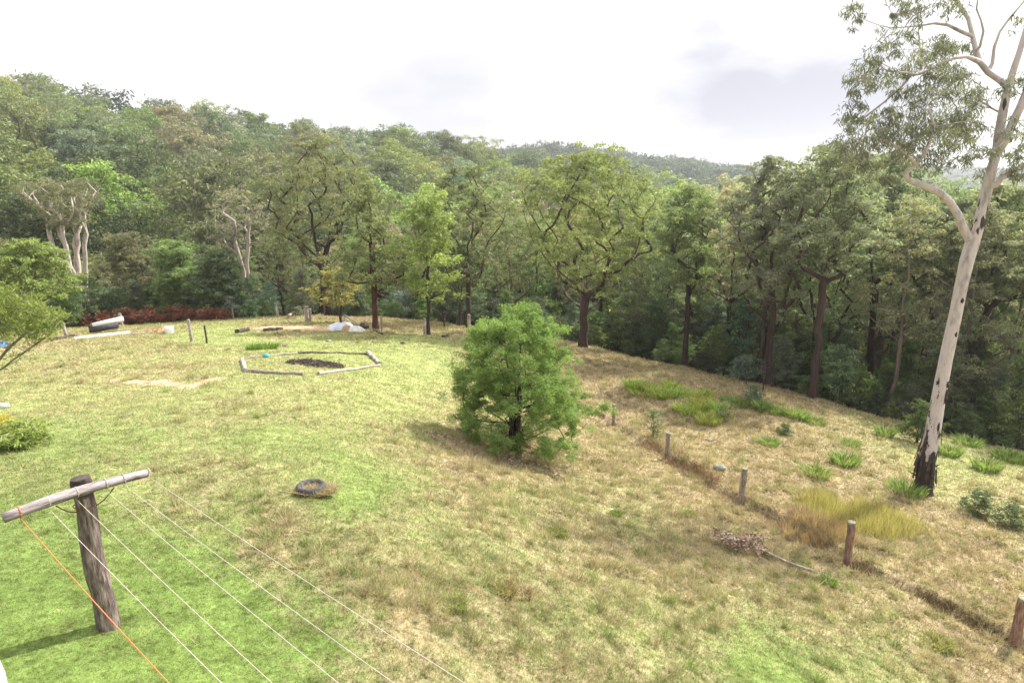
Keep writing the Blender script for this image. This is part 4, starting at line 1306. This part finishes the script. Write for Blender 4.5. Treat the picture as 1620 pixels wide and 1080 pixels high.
scatter_sticks(G(500, 575), (1.15, .75), 420, .2, 1, M_DARKWOOD, 'burnt_wood_pile', 'dark heap of ash and burnt sticks in the middle of the fire pit', 'ash heap', kind='stuff', hgt=.08)
scatter_sticks(G(430, 548), (.7, .4), 90, .25, 2, M_WOOD, 'twigs', 'scattered twigs on the lawn beside the two green tussocks', 'twigs', kind='stuff')
scatter_sticks(G(1215, 782), (.42, .3), 260, .1, 3, M_LITTER, 'leaf_litter', 'small patch of pinkish fallen leaves behind the fence', 'leaves', kind='stuff', hgt=.12, leafy=True)
scatter_sticks(G(912, 722), (1.0, .5), 180, .08, 4, M_LITTER, 'leaf_litter', 'scattered pale dry leaves on the grass right of the wattle', 'leaves', kind='stuff', hgt=.04, leafy=True)
scatter_sticks(G(885, 810), (1.1, .5), 160, .07, 5, M_LITTER, 'leaf_litter', 'scattered pale dry leaves on the slope below the wattle', 'leaves', kind='stuff', hgt=.03, leafy=True)
scatter_sticks(G(785, 722), (2.2, .9), 700, .09, 6, M_LITTER, 'leaf_litter', 'reddish leaf litter on the ground under the wattle', 'leaves', kind='stuff', hgt=.05, leafy=True)

# small heap of teal plastic on the log
b = G(421, 566); m = MB(); V, Qd = blob((0, 0, .1), .16, .1, .09, 4, rough=.5); m.add(V, Qd)
tag(m.build('plastic_scrap', M_TEAL, loc=tuple(b)), 'crumpled teal plastic scrap on the far left log of the fire pit', 'plastic scrap')

# ------------------------------------------------------------------ dead leafy branch
b = G(1190, 872)
root = thing('dead_branch', (b[0], b[1], b[2]), 'dead broken branch with pinkish brown dry leaves lying on the slope', 'branch')
g = np.random.default_rng(12)
e1 = G(1245, 893) - b; e2 = G(1285, 905) - b; e0 = G(1160, 862) - b
m = MB()
sk = Skel([e2 + [0, 0, .03], (e1 + e2) / 2 + [0, 0, .05], e1 + [0, 0, .07], e1 * .5 + [0, 0, .12], np.array([0, 0, .16]), e0 * .6 + [0, 0, .2], e0 + [0, 0, .14]])
tips = [np.array([g.uniform(-.75, .35), g.uniform(-.3, .35), 0]) for _ in range(26)]
for t in tips:
    t[2] = float(gz0(b[0] + t[0], b[1] + t[1])) - b[2] + g.uniform(.05, .35)
    sk.grow(t, g, .15, .02, .0, .1, skip=3)
sk.mesh(m, .022, .005)
o = m.build('stem', M_WOODX, root)
m = MB()
for t in tips: leaves(m, t, .17, 26, g, .1, .38, .7, .3, .2)
o = m.build('dry_leaves', M_LITTER, root, smooth=False)

# ------------------------------------------------------------------ old tyre
b = G(492, 776)
root = thing('old_tyre', tuple(b), 'old black tyre half buried in the lawn with dry grass inside', 'tyre')
m = MB(); n1, n2 = 40, 10
u = np.linspace(0, 2 * math.pi, n1, endpoint=False); v = np.linspace(0, 2 * math.pi, n2, endpoint=False)
U, Vv = np.meshgrid(u, v, indexing='ij')
rad = .215 + .055 * np.cos(Vv) + .006 * (np.cos(U * 20) > 0) * (np.cos(Vv) > .3)
X = np.stack([rad * np.cos(U), rad * np.sin(U), .055 + .075 * np.sin(Vv)], -1).reshape(-1, 3)
i = np.arange(n1)[:, None] * n2; i2 = ((np.arange(n1) + 1) % n1)[:, None] * n2; j = np.arange(n2)[None]; k = (j + 1) % n2
m.add(X, np.stack([i + j, i2 + j, i2 + k, i + k], -1).reshape(-1, 4)); m.build('tyre', M_RUBBER, root)
m = MB(); g = np.random.default_rng(3); n = 2000
a = g.random(n) * 6.28; q = np.sqrt(g.random(n)) * .2
x = .12 + np.cos(a) * q * 1.9; y = -.05 + np.sin(a) * q * 1.15
blades(m, x, y, 0 * x + .01, g.uniform(.05, .15, n), np.full(n, .012), g, 1.8)
o = m.build('dry_grass', M_TUFT, root, smooth=False); o.color = (.4, .32, .2, 1)

# ------------------------------------------------------------------ items at the far left of the field
b = G(168, 526); d = b[1] / ray(168, 526)[1]; s = d / F
root = thing('pipe_bundle', tuple(b), 'white cylinder lying on top of dark pipes near the bracken', 'pipes')
ex = np.array([36 * s, .9, .12])
m = MB(); c = np.array([-20 * s, 0, .42]); addtube(m, [c, c + ex * .5 + [0, 0, .05], c + ex + [0, 0, .1]], [.15] * 3, 14); tag(m.build('cylinder', M_WHITE, root), 'white cylinder with rounded ends')
m = MB(); V, Qd = blob(c, .16, .1, .16, 2, rough=.05); m.add(V, Qd); tag(m.build('cap', M_REDWOOD, root), 'dull red end cap')
for k, (dx, dz, rr_) in enumerate(((-.2, .2, .2), (-.35, .16, .16), (.1, .15, .14))):
    m = MB(); c2 = np.array([-22 * s + dx * .4, -.15 + .25 * k, dz]); addtube(m, [c2, c2 + ex * (.92 - .1 * k)], [rr_] * 2, 14); m.build('pipe', M_RUBBER, root)

b = G(268, 527)
root = thing('plastic_drum', tuple(b), 'white plastic tub beside the row of orange brown rocks', 'tub')
m = MB(); addtube(m, [(0, 0, -.03), (0, 0, .05), (0, 0, .3), (0, 0, .36), (0, 0, .39)], [.2, .24, .26, .24, .1], 18); m.build('tub', M_WHITE, root)
for k, (px, py, sz) in enumerate(((237, 527, .2), (244, 526, .17), (251, 527, .22), (257, 525, .18), (262, 527, .15))):
    b = G(px, py); m = MB(); V, Qd = blob((0, 0, sz * .35), sz, sz * .8, sz * .65, k, 10, 7, .45); m.add(V, Qd)
    tag(m.build('rock', M_SANDSTONE, loc=tuple(b), smooth=False), ['leftmost orange brown rock of the row beside the white tub', 'second orange brown rock from the left in the row beside the tub', 'largest orange brown rock, third in the row beside the tub', 'fourth orange brown rock in the row, near the white tub', 'small orange brown rock touching the white tub'][k], 'rock', 'rocks beside the white tub')


def cloth(name, px, py, w, dpt, h, mat, label, cat, seed, parent=None):
    b = G(px, py); g = np.random.default_rng(seed); n = 22
    uu = np.linspace(-1, 1, n); X, Y = np.meshgrid(uu, uu, indexing='ij')
    env = np.clip(1 - (np.abs(X) ** 2.4 + np.abs(Y) ** 2.4), 0, 1) ** .6
    Z = env * h * (.55 + .6 * fbm(X * 2 + seed, Y * 2, .9, seed, 3)) + .01
    Xw = X * w / 2 * (1 + .1 * (vnoise(X, Y, .5, seed) - .5)); Yw = Y * dpt / 2
    Zg = gz0(b[0] + Xw, b[1] + Yw) - b[2]
    V = np.stack([Xw, Yw, Z + Zg], -1).reshape(-1, 3)
    i = np.arange(n - 1)[:, None] * n; j = np.arange(n - 1)[None]
    m = MB(); m.add(V, np.stack([i + j, i + n + j, i + n + j + 1, i + j + 1], -1).reshape(-1, 4))
    o = m.build(name, mat, None, loc=tuple(b))
    return tag(o, label, cat)


cloth('plastic_sheet', 540, 522, 1.7, 1.3, .5, M_PALETARP, 'crumpled pale blue grey plastic sheet heap behind the fire pit', 'plastic sheet', 5)
cloth('plastic_sheet', 562, 523, 1.2, 1.0, .32, M_PALESTONE, 'smaller grey white sheet heap right of the blue grey sheet', 'plastic sheet', 6)
cloth('clay_heap', 549, 524, .6, .5, .42, M_REDDIRT, 'small orange clay heap between the two pale sheets', 'clay heap', 8)
cloth('tarpaulin', 4, 549, .9, .8, .3, M_BLUE, 'blue tarpaulin at the left edge behind the branch', 'tarpaulin', 9)
cloth('earth_mound', 470, 520, 5.0, 1.8, .14, M_REDDIRT, 'low orange pink earth mound behind the fire pit', 'earth mound', 10)
# uprooted pole with root ball
b = G(576, 521)
root = thing('uprooted_pole', tuple(b), 'leaning pole with a dark root ball beside the pale sheets', 'pole')
t = P(546, 499, b[1] / ray(546, 499)[1]) - b
m = MB(); addtube(m, log_pts([0, 0, .12], t, 7, .02, 3), np.linspace(.07, .045, 7), 7); m.build('pole', M_WOOD, root)
m = MB(); V, Qd = blob((0, 0, .16), .28, .25, .24, 7, rough=.7); m.add(V, Qd)
for k in range(12):
    g = np.random.default_rng(k); e = unit(g.normal(0, 1, 3)) * .42
    addtube(m, [[0, 0, .16], e * .6 + [0, 0, .16], e + [0, 0, .14]], [.03, .02, .008], 4)
m.build('root_ball', M_DARKWOOD, root)
for px, py, sz, mt, lab in [(1138, 742, .22, M_STONE, 'flat green grey stone on the dry slope behind the fence'), (1122, 697, .13, M_STONE, 'small pale green grey stone above the flat stone'),
                            (6, 644, .17, M_PALESTONE, 'white stone at the left edge in the garden bed'), (637, 544, .14, M_DARKWOOD, 'small dark stump on the lawn right of the fire pit'), (520, 541, .16, M_WOOD, 'small weathered stone on the lawn behind the fire pit'),
                            (966, 807, .07, M_PALESTONE, 'tiny pale stone in the grass below the wattle')]:
    b = G(px, py); m = MB(); V, Qd = blob((0, 0, sz * .25), sz, sz * .7, sz * .5, int(px), 12, 8, .35); m.add(V, Qd)
    tag(m.build('stone', mt, loc=tuple(b)), lab, 'stone')

# red brown bracken
def bracken(cx, cy, n, wx, wy, seed):
    c = G(cx, cy); g = np.random.default_rng(seed); m = MB()
    for k in range(n):
        a = g.random() * 6.28; q = math.sqrt(g.random())
        x, y = c[0] + math.cos(a) * q * wx, c[1] + math.sin(a) * q * wy
        z = float(gz0(x, y))
        leaves(m, np.array([x, y, z + g.uniform(.2, 1.35) * (1 - .5 * q)]), .32, 48, g, .17, .35, .8, .1, .3)
        e = g.normal(0, .2, 3); addtube(m, [[x, y, z - .05], [x + e[0], y + e[1], z + .7]], [.012, .006], 4, rnd=.3)
    o = m.build('bracken', M_LEAF, smooth=False); o.color = (.17, .07, .055, 1)
    return tag(o, 'bank of dead red brown bracken behind the left side of the field', 'bracken', kind='stuff')


bracken(225, 513, 230, 6.2, 1.3, 5)

# ------------------------------------------------------------------ tussocks and small plants
def tussock_proto(seed, h, rad, n, w=.02):
    g = np.random.default_rng(seed); m = MB()
    a = g.random(n) * 6.28; q = np.sqrt(g.random(n)) * rad * .55
    x, y = np.cos(a) * q, np.sin(a) * q
    # arching blades of two segments
    hh = h * g.uniform(.6, 1.15, n); la = a + g.normal(0, .5, n); L1 = hh * g.uniform(.1, .45, n); L2 = L1 + hh * g.uniform(.1, .5, n)
    wa = g.random(n) * 6.28; dx, dy = np.cos(wa) * w / 2, np.sin(wa) * w / 2
    V = np.empty((n, 5, 3)); o = np.stack([x, y, 0 * x - .03], -1); dv = np.stack([dx, dy, 0 * dx], -1)
    mid = np.stack([x + np.cos(la) * L1, y + np.sin(la) * L1, hh * .65], -1); tp = np.stack([x + np.cos(la) * L2, y + np.sin(la) * L2, hh * g.uniform(.75, 1.05, n)], -1)
    V[:, 0] = o - dv; V[:, 1] = o + dv; V[:, 2] = mid + dv; V[:, 3] = mid - dv; V[:, 4] = tp
    b = np.arange(n)[:, None] * 5
    m.add(V.reshape(-1, 3), b + np.array([[0, 1, 2, 3]]), rnd=np.repeat(g.random(n), 5)); m.F.append(b + np.array([[3, 2, 4]]))
    return m.build('grass_tussock', M_TUFT, smooth=False)


TP = [tussock_proto(1, .38, .5, 300), tussock_proto(2, .3, .65, 340), tussock_proto(3, .42, .4, 230)]
tu = set()
gt2 = np.random.default_rng(17)


def tuss(px, py, sc, col, label, group=None, k=0, jitter=0):
    b = G(px, py); src = TP[k % 3]
    if k % 3 in tu:
        o = src.copy(); COL.objects.link(o)
    else:
        o = src; tu.add(k % 3)
    o.location = b; o.scale = (sc, sc, sc * gt2.uniform(.6, 1.0)); o.rotation_euler = (0, 0, px * 1.3); o.color = (*col, 1)
    tag(o, label, 'grass tussock', group)
    return o


BRIGHT = (.36, .42, .1); MG = (.23, .3, .09)
gt = np.random.default_rng(4)
for k, (px, py, s_) in enumerate([(1003, 617, 1.5), (1014, 625, 1.6), (1022, 617, 1.3), (1034, 620, 1.3), (1045, 628, 1.5), (1052, 630, 1.6), (1066, 618, 1.2), (1072, 628, 1.3), (1058, 614, 1.2), (1096, 627, 1.4), (1108, 632, 1.4), (1118, 628, 1.1)]):
    tuss(px, py, s_, jit(BRIGHT, gt, .08), 'bright lime green tussock, upper row on the dry slope right of the wattle', 'upper row of lime green tussocks', k)
for k, (px, py, s_) in enumerate([(1080, 650, 1.4), (1090, 656, 1.2), (1105, 650, 1.5), (1114, 656, 1.3), (1122, 668, 1.3), (1134, 652, 1.4), (1140, 660, 1.2)]):
    tuss(px, py, s_, jit(BRIGHT, gt, .08), 'lime green tussock in the lower cluster on the dry slope', 'lower cluster of lime green tussocks', k)
for k, (px, py, s_) in enumerate([(1152, 636, 1.2), (1165, 642, 1.4), (1178, 642, 1.1), (1205, 648, 1.3), (1225, 652, 1.1), (1252, 662, 1.3), (1265, 664, 1.2), (1290, 670, 1.1)]):
    tuss(px, py, s_, jit(MG, gt, .08), 'mid green tussock in the line running down towards the big gum', 'mid green tussocks in line', k)
for px, py, s_, c, lab in [(1215, 705, 1.2, MG, 'green tussock alone between the fence and the forest edge'), (1335, 735, 1.5, MG, 'dense green tussock above the golden grass'), (1345, 705, .9, MG, 'small dark green tussock above the dense one'),
                           (1290, 755, 1.3, (.25, .3, .09), 'pale green spiky tussock left of the golden grass'), (1432, 782, 1.4, MG, 'green tussock at the foot of the big white gum'), (1400, 690, 1.3, MG, 'green tussock left of the shrub behind the big gum'),
                           (1530, 705, 1.5, MG, 'wide green tussock right of the big gum at the edge of shade'), (1560, 745, 1.4, MG, 'green tussock on the slope further right of the big gum'), (1600, 730, 1.6, MG, 'green tussock at the right edge below the forest'), (1500, 720, 1.3, MG, 'green tussock just right of the big gum trunk'),
                           (402, 553, 1.0, (.15, .24, .04), 'small green tussock on the lawn, left one of a pair'), (424, 552, 1.1, (.17, .26, .04), 'small green tussock on the lawn, right one of a pair'),
                           (880, 845, .55, (.26, .27, .09), 'yellowish tussock in the lower middle of the field'), (800, 940, .65, (.33, .26, .13), 'dry tussock with dark base in the lower middle'), (715, 960, .6, (.26, .28, .1), 'low green tussock in the lower middle, left of the dry one'),
                           (1480, 1020, .8, (.27, .27, .09), 'yellow green tussock between the two nearest posts'), (1310, 925, .6, (.17, .24, .06), 'green tussock just below the red fence post'), (1090, 815, .5, (.27, .28, .1), 'pale tussock left of the middle fence post'),
                           (975, 815, .5, (.22, .27, .08), 'small green tussock on the slope below the wattle'), (830, 945, .6, (.38, .3, .19), 'pinkish dry tussock beside the darker dry one'), (1265, 820, .9, (.3, .19, .13), 'russet tussock at the left of the golden grass')]:
    tuss(px, py, s_, c, lab, None, int(px))
for k in range(3):
    if k not in tu: bpy.data.objects.remove(TP[k])


def plant(px, py, ytop, hw, label, col, seed, name='plant', cat='plant', prof='dome', ls=.1, asp=.25, ncl=16, crad=.2, lpc=60, stems=2, mat=None):
    b = G(px, py); dd = b[1] / ray(px, ytop)[1]; H = P(px, ytop, dd)[2] - b[2]
    root = thing(name, tuple(b), label, cat)
    build_tree(root, np.random.default_rng(seed), H, H * .2, hw * dd / F, .02, prof=prof, nclump=ncl, crad=crad, lpc=lpc, lsize=ls, asp=asp, stems=stems, fork=.05, fine=.15, ccol=col, tcol=(.12, .1, .07), mat=mat)
    return root


plant(1032, 692, 648, 14, 'young grey green pine like seedling beside the second fence post', (.14, .17, .1), 1, 'seedling', prof='cone')
plant(1145, 668, 640, 12, 'feathery pale seedling on the lower edge of the lime green tussocks', (.2, .24, .12), 2, 'seedling', prof='cone')
plant(30, 705, 668, 48, 'low leafy garden plant with yellow tips at the left edge', (.22, .26, .09), 3, 'garden_plant', ncl=44, crad=.2, lpc=60, ls=.14)
plant(5, 690, 655, 18, 'small yellow flowered plant at the very left edge', (.38, .33, .08), 4, 'garden_plant', ncl=16, crad=.14, lpc=60, ls=.08)
plant(700, 900, 895, 4, 'tiny weed in the lawn', (.15, .2, .06), 5, 'weed', ncl=4, crad=.05, lpc=10) if False else None
for px, ytop, ybase, sd, lab in [(1207, 565, 620, 1, 'thin bare dead sapling at the right forest edge, leftmost of two'), (1180, 570, 612, 2, 'thin bare dead sapling by the forest edge behind the tussocks')]:
    b = G(px, ybase); dd = b[1] / ray(px, ytop)[1]; t = P(px + 4, ytop, dd) - b
    m = MB(); sk = Skel([np.array([0, 0, -.1]), t * .35, t * .7, t]); g = np.random.default_rng(sd)
    for _ in range(8): sk.grow(t * g.uniform(.4, 1.1) + g.normal(0, .35, 3) * [1, 1, .3], g, .2, .03, .5, 1, skip=1)
    sk.mesh(m, .03, .008); o = m.build('dead_sapling', M_BARK, None, loc=tuple(b)); o.color = (.07, .055, .05, 1); tag(o, lab, 'sapling')

# ------------------------------------------------------------------ overhanging shrub at the left edge
def left_shrub():
    g = np.random.default_rng(14); D = 13.0
    bx = P(-60, 640, D); b = np.array([bx[0], bx[1], float(gz(bx[0], bx[1]))])
    root = thing('bottlebrush_shrub', tuple(b), 'large near shrub reaching in from the left edge with upswept leafy branches', 'shrub')

    def q(px, py, o=0.): return P(px, py, D + o) - b
    sk = Skel([np.array([0, 0, -.2]), q(-60, 650), q(-52, 620), q(-35, 600)])
    br = [[(-15, 592), (5, 582), (22, 568), (40, 556), (60, 542), (78, 530)], [(-20, 585), (-2, 570), (12, 552), (30, 536), (48, 520)], [(-30, 570), (-15, 540), (0, 510), (12, 485)], [(-8, 588), (20, 574), (35, 566), (52, 560)]]
    tips = []
    for k, l in enumerate(br):
        i = sk.path(3, [q(a, c, k * .2 - .3) for a, c in l])
        sk.w[i] += 2
    reg = [(85, 510, 14, 10), (70, 500, 18, 14), (60, 520, 14, 10), (95, 500, 8, 5), (40, 495, 18, 14), (20, 480, 16, 12), (5, 500, 20, 14), (30, 520, 16, 10), (10, 535, 14, 7), (48, 535, 12, 7), (75, 525, 10, 7), (-10, 470, 20, 14), (55, 480, 12, 6), (-20, 520, 20, 10), (-40, 480, 30, 16), (-40, 560, 25, 10), (25, 462, 10, 4)]
    cm = MB()
    for px, py, rp, n in reg:
        for _ in range(int(n * 1.7)):
            t = q(px + g.normal(0, rp * .5), py + g.normal(0, rp * .45), g.normal(0, .3))
            sk.grow(t, g, .15, .02, .3, .6, skip=4)
            leaves(cm, t, .12, 20, g, .09, .24, 1.1, -.6, .3)
    for l in br:
        for a, c in l:
            for _ in range(3): leaves(cm, q(a + g.normal(0, 3), c - 3 + g.normal(0, 3)), .07, 7, g, .07, .22, 1, -.6, .3)
    m = MB(); sk.mesh(m, .04, .004); o = m.build('stems', M_BARK, root); o.color = (.17, .16, .11, 1)
    o = cm.build('foliage', M_SOFT, root, smooth=False); o.color = (.16, .19, .06, 1)


left_shrub()

# ------------------------------------------------------------------ clothes line
b = G(171, 992)
zt = 1.88
rootc = thing('clothesline_post', tuple(b), 'weathered T shaped timber clothesline post in the lower left', 'clothesline post')
dT = b[1] / ray(127, 765)[1]; top = P(127, 765, dT) - b
pts = np.array([top * t + np.array([.012 * math.sin(t * 9), .01 * math.cos(t * 7), 0]) - np.array([0, 0, .25 if t == 0 else 0]) for t in np.linspace(0, 1, 12)])
m = MB(); addtube(m, pts, np.array([.135, .128, .122, .12, .118, .115, .112, .11, .108, .106, .1, .1]) * (1 + np.random.default_rng(2).normal(0, .025, 12)), 12)
m.build('post', M_POST, rootc, smooth=False)
m = MB(); addtube(m, [pts[-2] + [0, 0, .02], pts[-1] + [0, 0, .0], pts[-1] + [-.005, 0, .07]], [.1, .112, .1], 12); tag(m.build('post_head', M_DARKWOOD, rootc, smooth=False), 'dark charred head of the post above the notch')
Hc = float(top[2] + b[2] - .06)


def at_h(px, py, h):
    r = ray(px, py); return CAM + r * (CZ - h) / (-r[2])


cA, cB = at_h(5, 819, Hc), at_h(233, 748, Hc)
mid = (b + top); mid[2] = Hc
# keep the bar resting against the viewer side of the post
k = 12; cp = [cA + (cB - cA) * t + np.array([0, 0, .035 * math.sin(math.pi * t)]) for t in np.linspace(0, 1, k)]
m = MB(); addtube(m, np.array(cp) - b, np.array([.058, .06, .058, .064, .062, .062, .06, .058, .058, .054, .052, .05]) * .96, 12)
m.build('crossbar', M_BAR, rootc)
for t, z in ((.33, -.02), (.74, -.02)):
    c = cA + (cB - cA) * t - b; e = top * .86
    m = MB(); w = []
    for q in range(7):
        u_ = q / 6; w.append(c * (1 - u_) + e * u_ + np.array([0, 0, -.05 - .06 * math.sin(math.pi * u_)]))
    addtube(m, w, .007, 6); m.build('brace_wire', M_WIRE, rootc)
m = MB()
for zz in (.93, .86):
    c = top * zz; an = np.linspace(0, 2 * math.pi, 20)
    addtube(m, [c + [.112 * math.cos(a), .112 * math.sin(a), .01 * math.sin(a * 2)] for a in an], .006, 5)
m.build('binding_wire', M_WIRE, rootc)

LG = 'white clotheslines strung from the crossbar'
lines = [((72, 799), (352, 1080)), ((116, 785), (432, 1080)), ((163, 772), (537, 1080)), ((192, 764), (625, 1080)), ((232, 752), (737, 1080))]
LL = ['leftmost of the five white clotheslines, next to the orange rope', 'second white clothesline from the left, crossing in front of the post', 'middle one of the five white clotheslines', 'fourth white clothesline from the left', 'rightmost white clothesline, from the right tip of the crossbar']
hl = Hc - .06


def line_obj(a, c, name, label, mat, rad, group, cat):
    A = at_h(*a, hl); Bp = at_h(*c, hl - .07)
    e = Bp - A; E = A + e * 2.1
    E[2] = hl
    ptsl = []
    for q in range(25):
        t = q / 24; p = A + (E - A) * t; p = p + np.array([0, 0, -.14 * 4 * t * (1 - t) * .55]); ptsl.append(p)
    # wrap round the bar
    m = MB(); addtube(m, np.array(ptsl) - A, rad, 6)
    an = np.linspace(0, 6.28, 14); ax = unit(cB - cA); u1 = unit(np.cross(ax, [0, 0, 1])); u2 = np.cross(u1, ax)
    tt = np.dot(A - cA, ax); cc = cA + ax * tt; fr = tt / np.linalg.norm(cB - cA); cc = cc + np.array([0, 0, .035 * math.sin(math.pi * min(1, max(0, fr)))])
    for kx in (-.003, .003): addtube(m, [cc + ax * kx + .0615 * (u1 * math.cos(z_) + u2 * math.sin(z_)) - A for z_ in an], rad * .8, 5)
    o = m.build(name, mat, None, loc=tuple(A)); tag(o, label, cat, group)


for (a, c), lab in zip(lines, LL): line_obj(a, c, 'clothesline', lab, M_ROPE, .0031, LG, 'clothesline')
line_obj((31, 818), (268, 1080), 'orange_rope', 'bright orange rope running from the left end of the crossbar', M_ORANGE, .0045, None, 'rope')

# white curved thing at the lower left corner
D = 3.2
root = thing('plastic_chair', tuple(P(-40, 1120, D)), 'curved white plastic edge cut off at the lower left corner', 'chair edge')
pp = [P(a, c, D) - P(-40, 1120, D) for a, c in ((-40, 1020), (-22, 1032), (-9, 1048), (-1, 1066), (4, 1088), (7, 1120))]
m = MB(); addtube(m, pp, .022, 10); m.build('rim', M_WHITE, root)
m = MB(); e = np.array([-.22, .05, -.1]); A = np.array(pp); V = np.vstack([A, A + e, A + e + [0, .015, -.012], A + [0, .015, -.012]]); n = len(A); Qd = []
for r_ in range(3):
    for q in range(n - 1): Qd.append([r_ * n + q, r_ * n + q + 1, (r_ + 1) * n + q + 1, (r_ + 1) * n + q])
m.add(V, Qd); m.build('panel', M_WHITE, root)

# ------------------------------------------------------------------ haze
HZ = True
if HZ:
    zmin = float(GZ.min()) - 1.0; zmax = 52.0; S = 1620
    m = MB(); V = np.array([[x, y, z] for x in (-S, S) for y in (-S, S) for z in (zmin, zmax)])
    m.add(V, [[0, 1, 3, 2], [4, 6, 7, 5], [0, 4, 5, 1], [2, 3, 7, 6], [0, 2, 6, 4], [1, 5, 7, 3]])
    mh, nt = new_mat('air'); vo = N(nt, 'ShaderNodeVolumePrincipled'); vo.inputs['Color'].default_value = (.92, .95, 1, 1)
    vo.inputs['Density'].default_value = .00048; vo.inputs['Anisotropy'].default_value = .65
    oo = N(nt, 'ShaderNodeOutputMaterial'); nt.links.new(vo.outputs[0], oo.inputs['Volume'])
    tag(m.build('haze', mh, smooth=False), 'thin pale haze in the air over the valley', 'haze', kind='stuff')

# ------------------------------------------------------------------ light and sky
AZ = math.atan2(.79, .61)          # clockwise from +Y
EL = R(47)
sd = np.array([math.sin(AZ) * math.cos(EL), math.cos(AZ) * math.cos(EL), math.sin(EL)])
sl = bpy.data.lights.new('sun', 'SUN'); sl.energy = 4.9; sl.angle = R(.9); sl.color = (1, .95, .86)
so = bpy.data.objects.new('sun', sl); COL.objects.link(so)
from mathutils import Vector
so.rotation_euler = Vector(sd).to_track_quat('Z', 'Y').to_euler(); so.location = (30, 30, 60)

w = bpy.data.worlds.new('World'); SC.world = w; w.use_nodes = True; nt = w.node_tree; nt.nodes.clear()
sk = N(nt, 'ShaderNodeTexSky'); sk.sky_type = 'NISHITA'; sk.sun_disc = False; sk.sun_elevation = EL; sk.sun_rotation = AZ
tc = N(nt, 'ShaderNodeTexCoord'); dirv = tc.outputs['Generated']
mp = N(nt, 'ShaderNodeMapping'); mp.inputs['Scale'].default_value = (1, 1, 2.6); nt.links.new(dirv, mp.inputs[0])
n1 = noise(nt, 2.3, 7, .55, vec=mp.outputs[0])
cov = ramp(nt, n1, [(.3, (0, 0, 0)), (.42, (1, 1, 1))])


def dotd(v):
    d = N(nt, 'ShaderNodeVectorMath', operation='DOT_PRODUCT'); nt.links.new(dirv, d.inputs[0]); d.inputs[1].default_value = tuple(v); return d.outputs['Value']


sunf = ramp(nt, dotd(sd), [(.0, (.3, .3, .3)), (.45, (.55, .55, .55)), (1, (1, 1, 1))])
cl = mix(nt, sunf, (1.5, 1.6, 1.8), (13.0, 12.6, 12.2))
# a soft grey-lavender bank low on the right
bd = unit(ray(1150, 215)); bd2 = unit(ray(1330, 200)); bd3 = unit(ray(740, 190))
b1 = ramp(nt, mth(nt, 'ADD', dotd(bd), mth(nt, 'MULTIPLY', mth(nt, 'SUBTRACT', n1, .5), .06)), [(.965, (0, 0, 0)), (1.0, (.95, .95, .95))])
b2 = ramp(nt, mth(nt, 'ADD', dotd(bd2), mth(nt, 'MULTIPLY', mth(nt, 'SUBTRACT', n1, .5), .06)), [(.965, (0, 0, 0)), (1.0, (.95, .95, .95))])
b3 = ramp(nt, mth(nt, 'ADD', dotd(bd3), mth(nt, 'MULTIPLY', mth(nt, 'SUBTRACT', n1, .5), .05)), [(.96, (0, 0, 0)), (1.0, (.8, .8, .8))])
bk_ = mix(nt, 1.0, mix(nt, 1.0, b1, b2, 'LIGHTEN'), b3, 'LIGHTEN')
cl = mix(nt, bk_, cl, (2.2, 2.24, 2.7))
fin = mix(nt, cov, sk.outputs[0], cl)
bg = N(nt, 'ShaderNodeBackground'); bg.inputs['Strength'].default_value = .12
nt.links.new(fin, bg.inputs[0]); wo = N(nt, 'ShaderNodeOutputWorld'); nt.links.new(bg.outputs[0], wo.inputs[0])

SC.view_settings.view_transform = 'Standard'; SC.view_settings.look = 'None'; SC.view_settings.exposure = .95; SC.view_settings.gamma = 1
SC.render.engine = 'CYCLES'
cy = SC.cycles
cy.max_bounces = 6; cy.diffuse_bounces = 3; cy.glossy_bounces = 2; cy.transmission_bounces = 3; cy.volume_bounces = 0; cy.transparent_max_bounces = 8
cy.use_denoising = True
try: cy.denoiser = 'OPENIMAGEDENOISE'
except Exception: pass
cy.sample_clamp_indirect = 6
print('done', time.time() - T0, 'objects', len(bpy.data.objects))
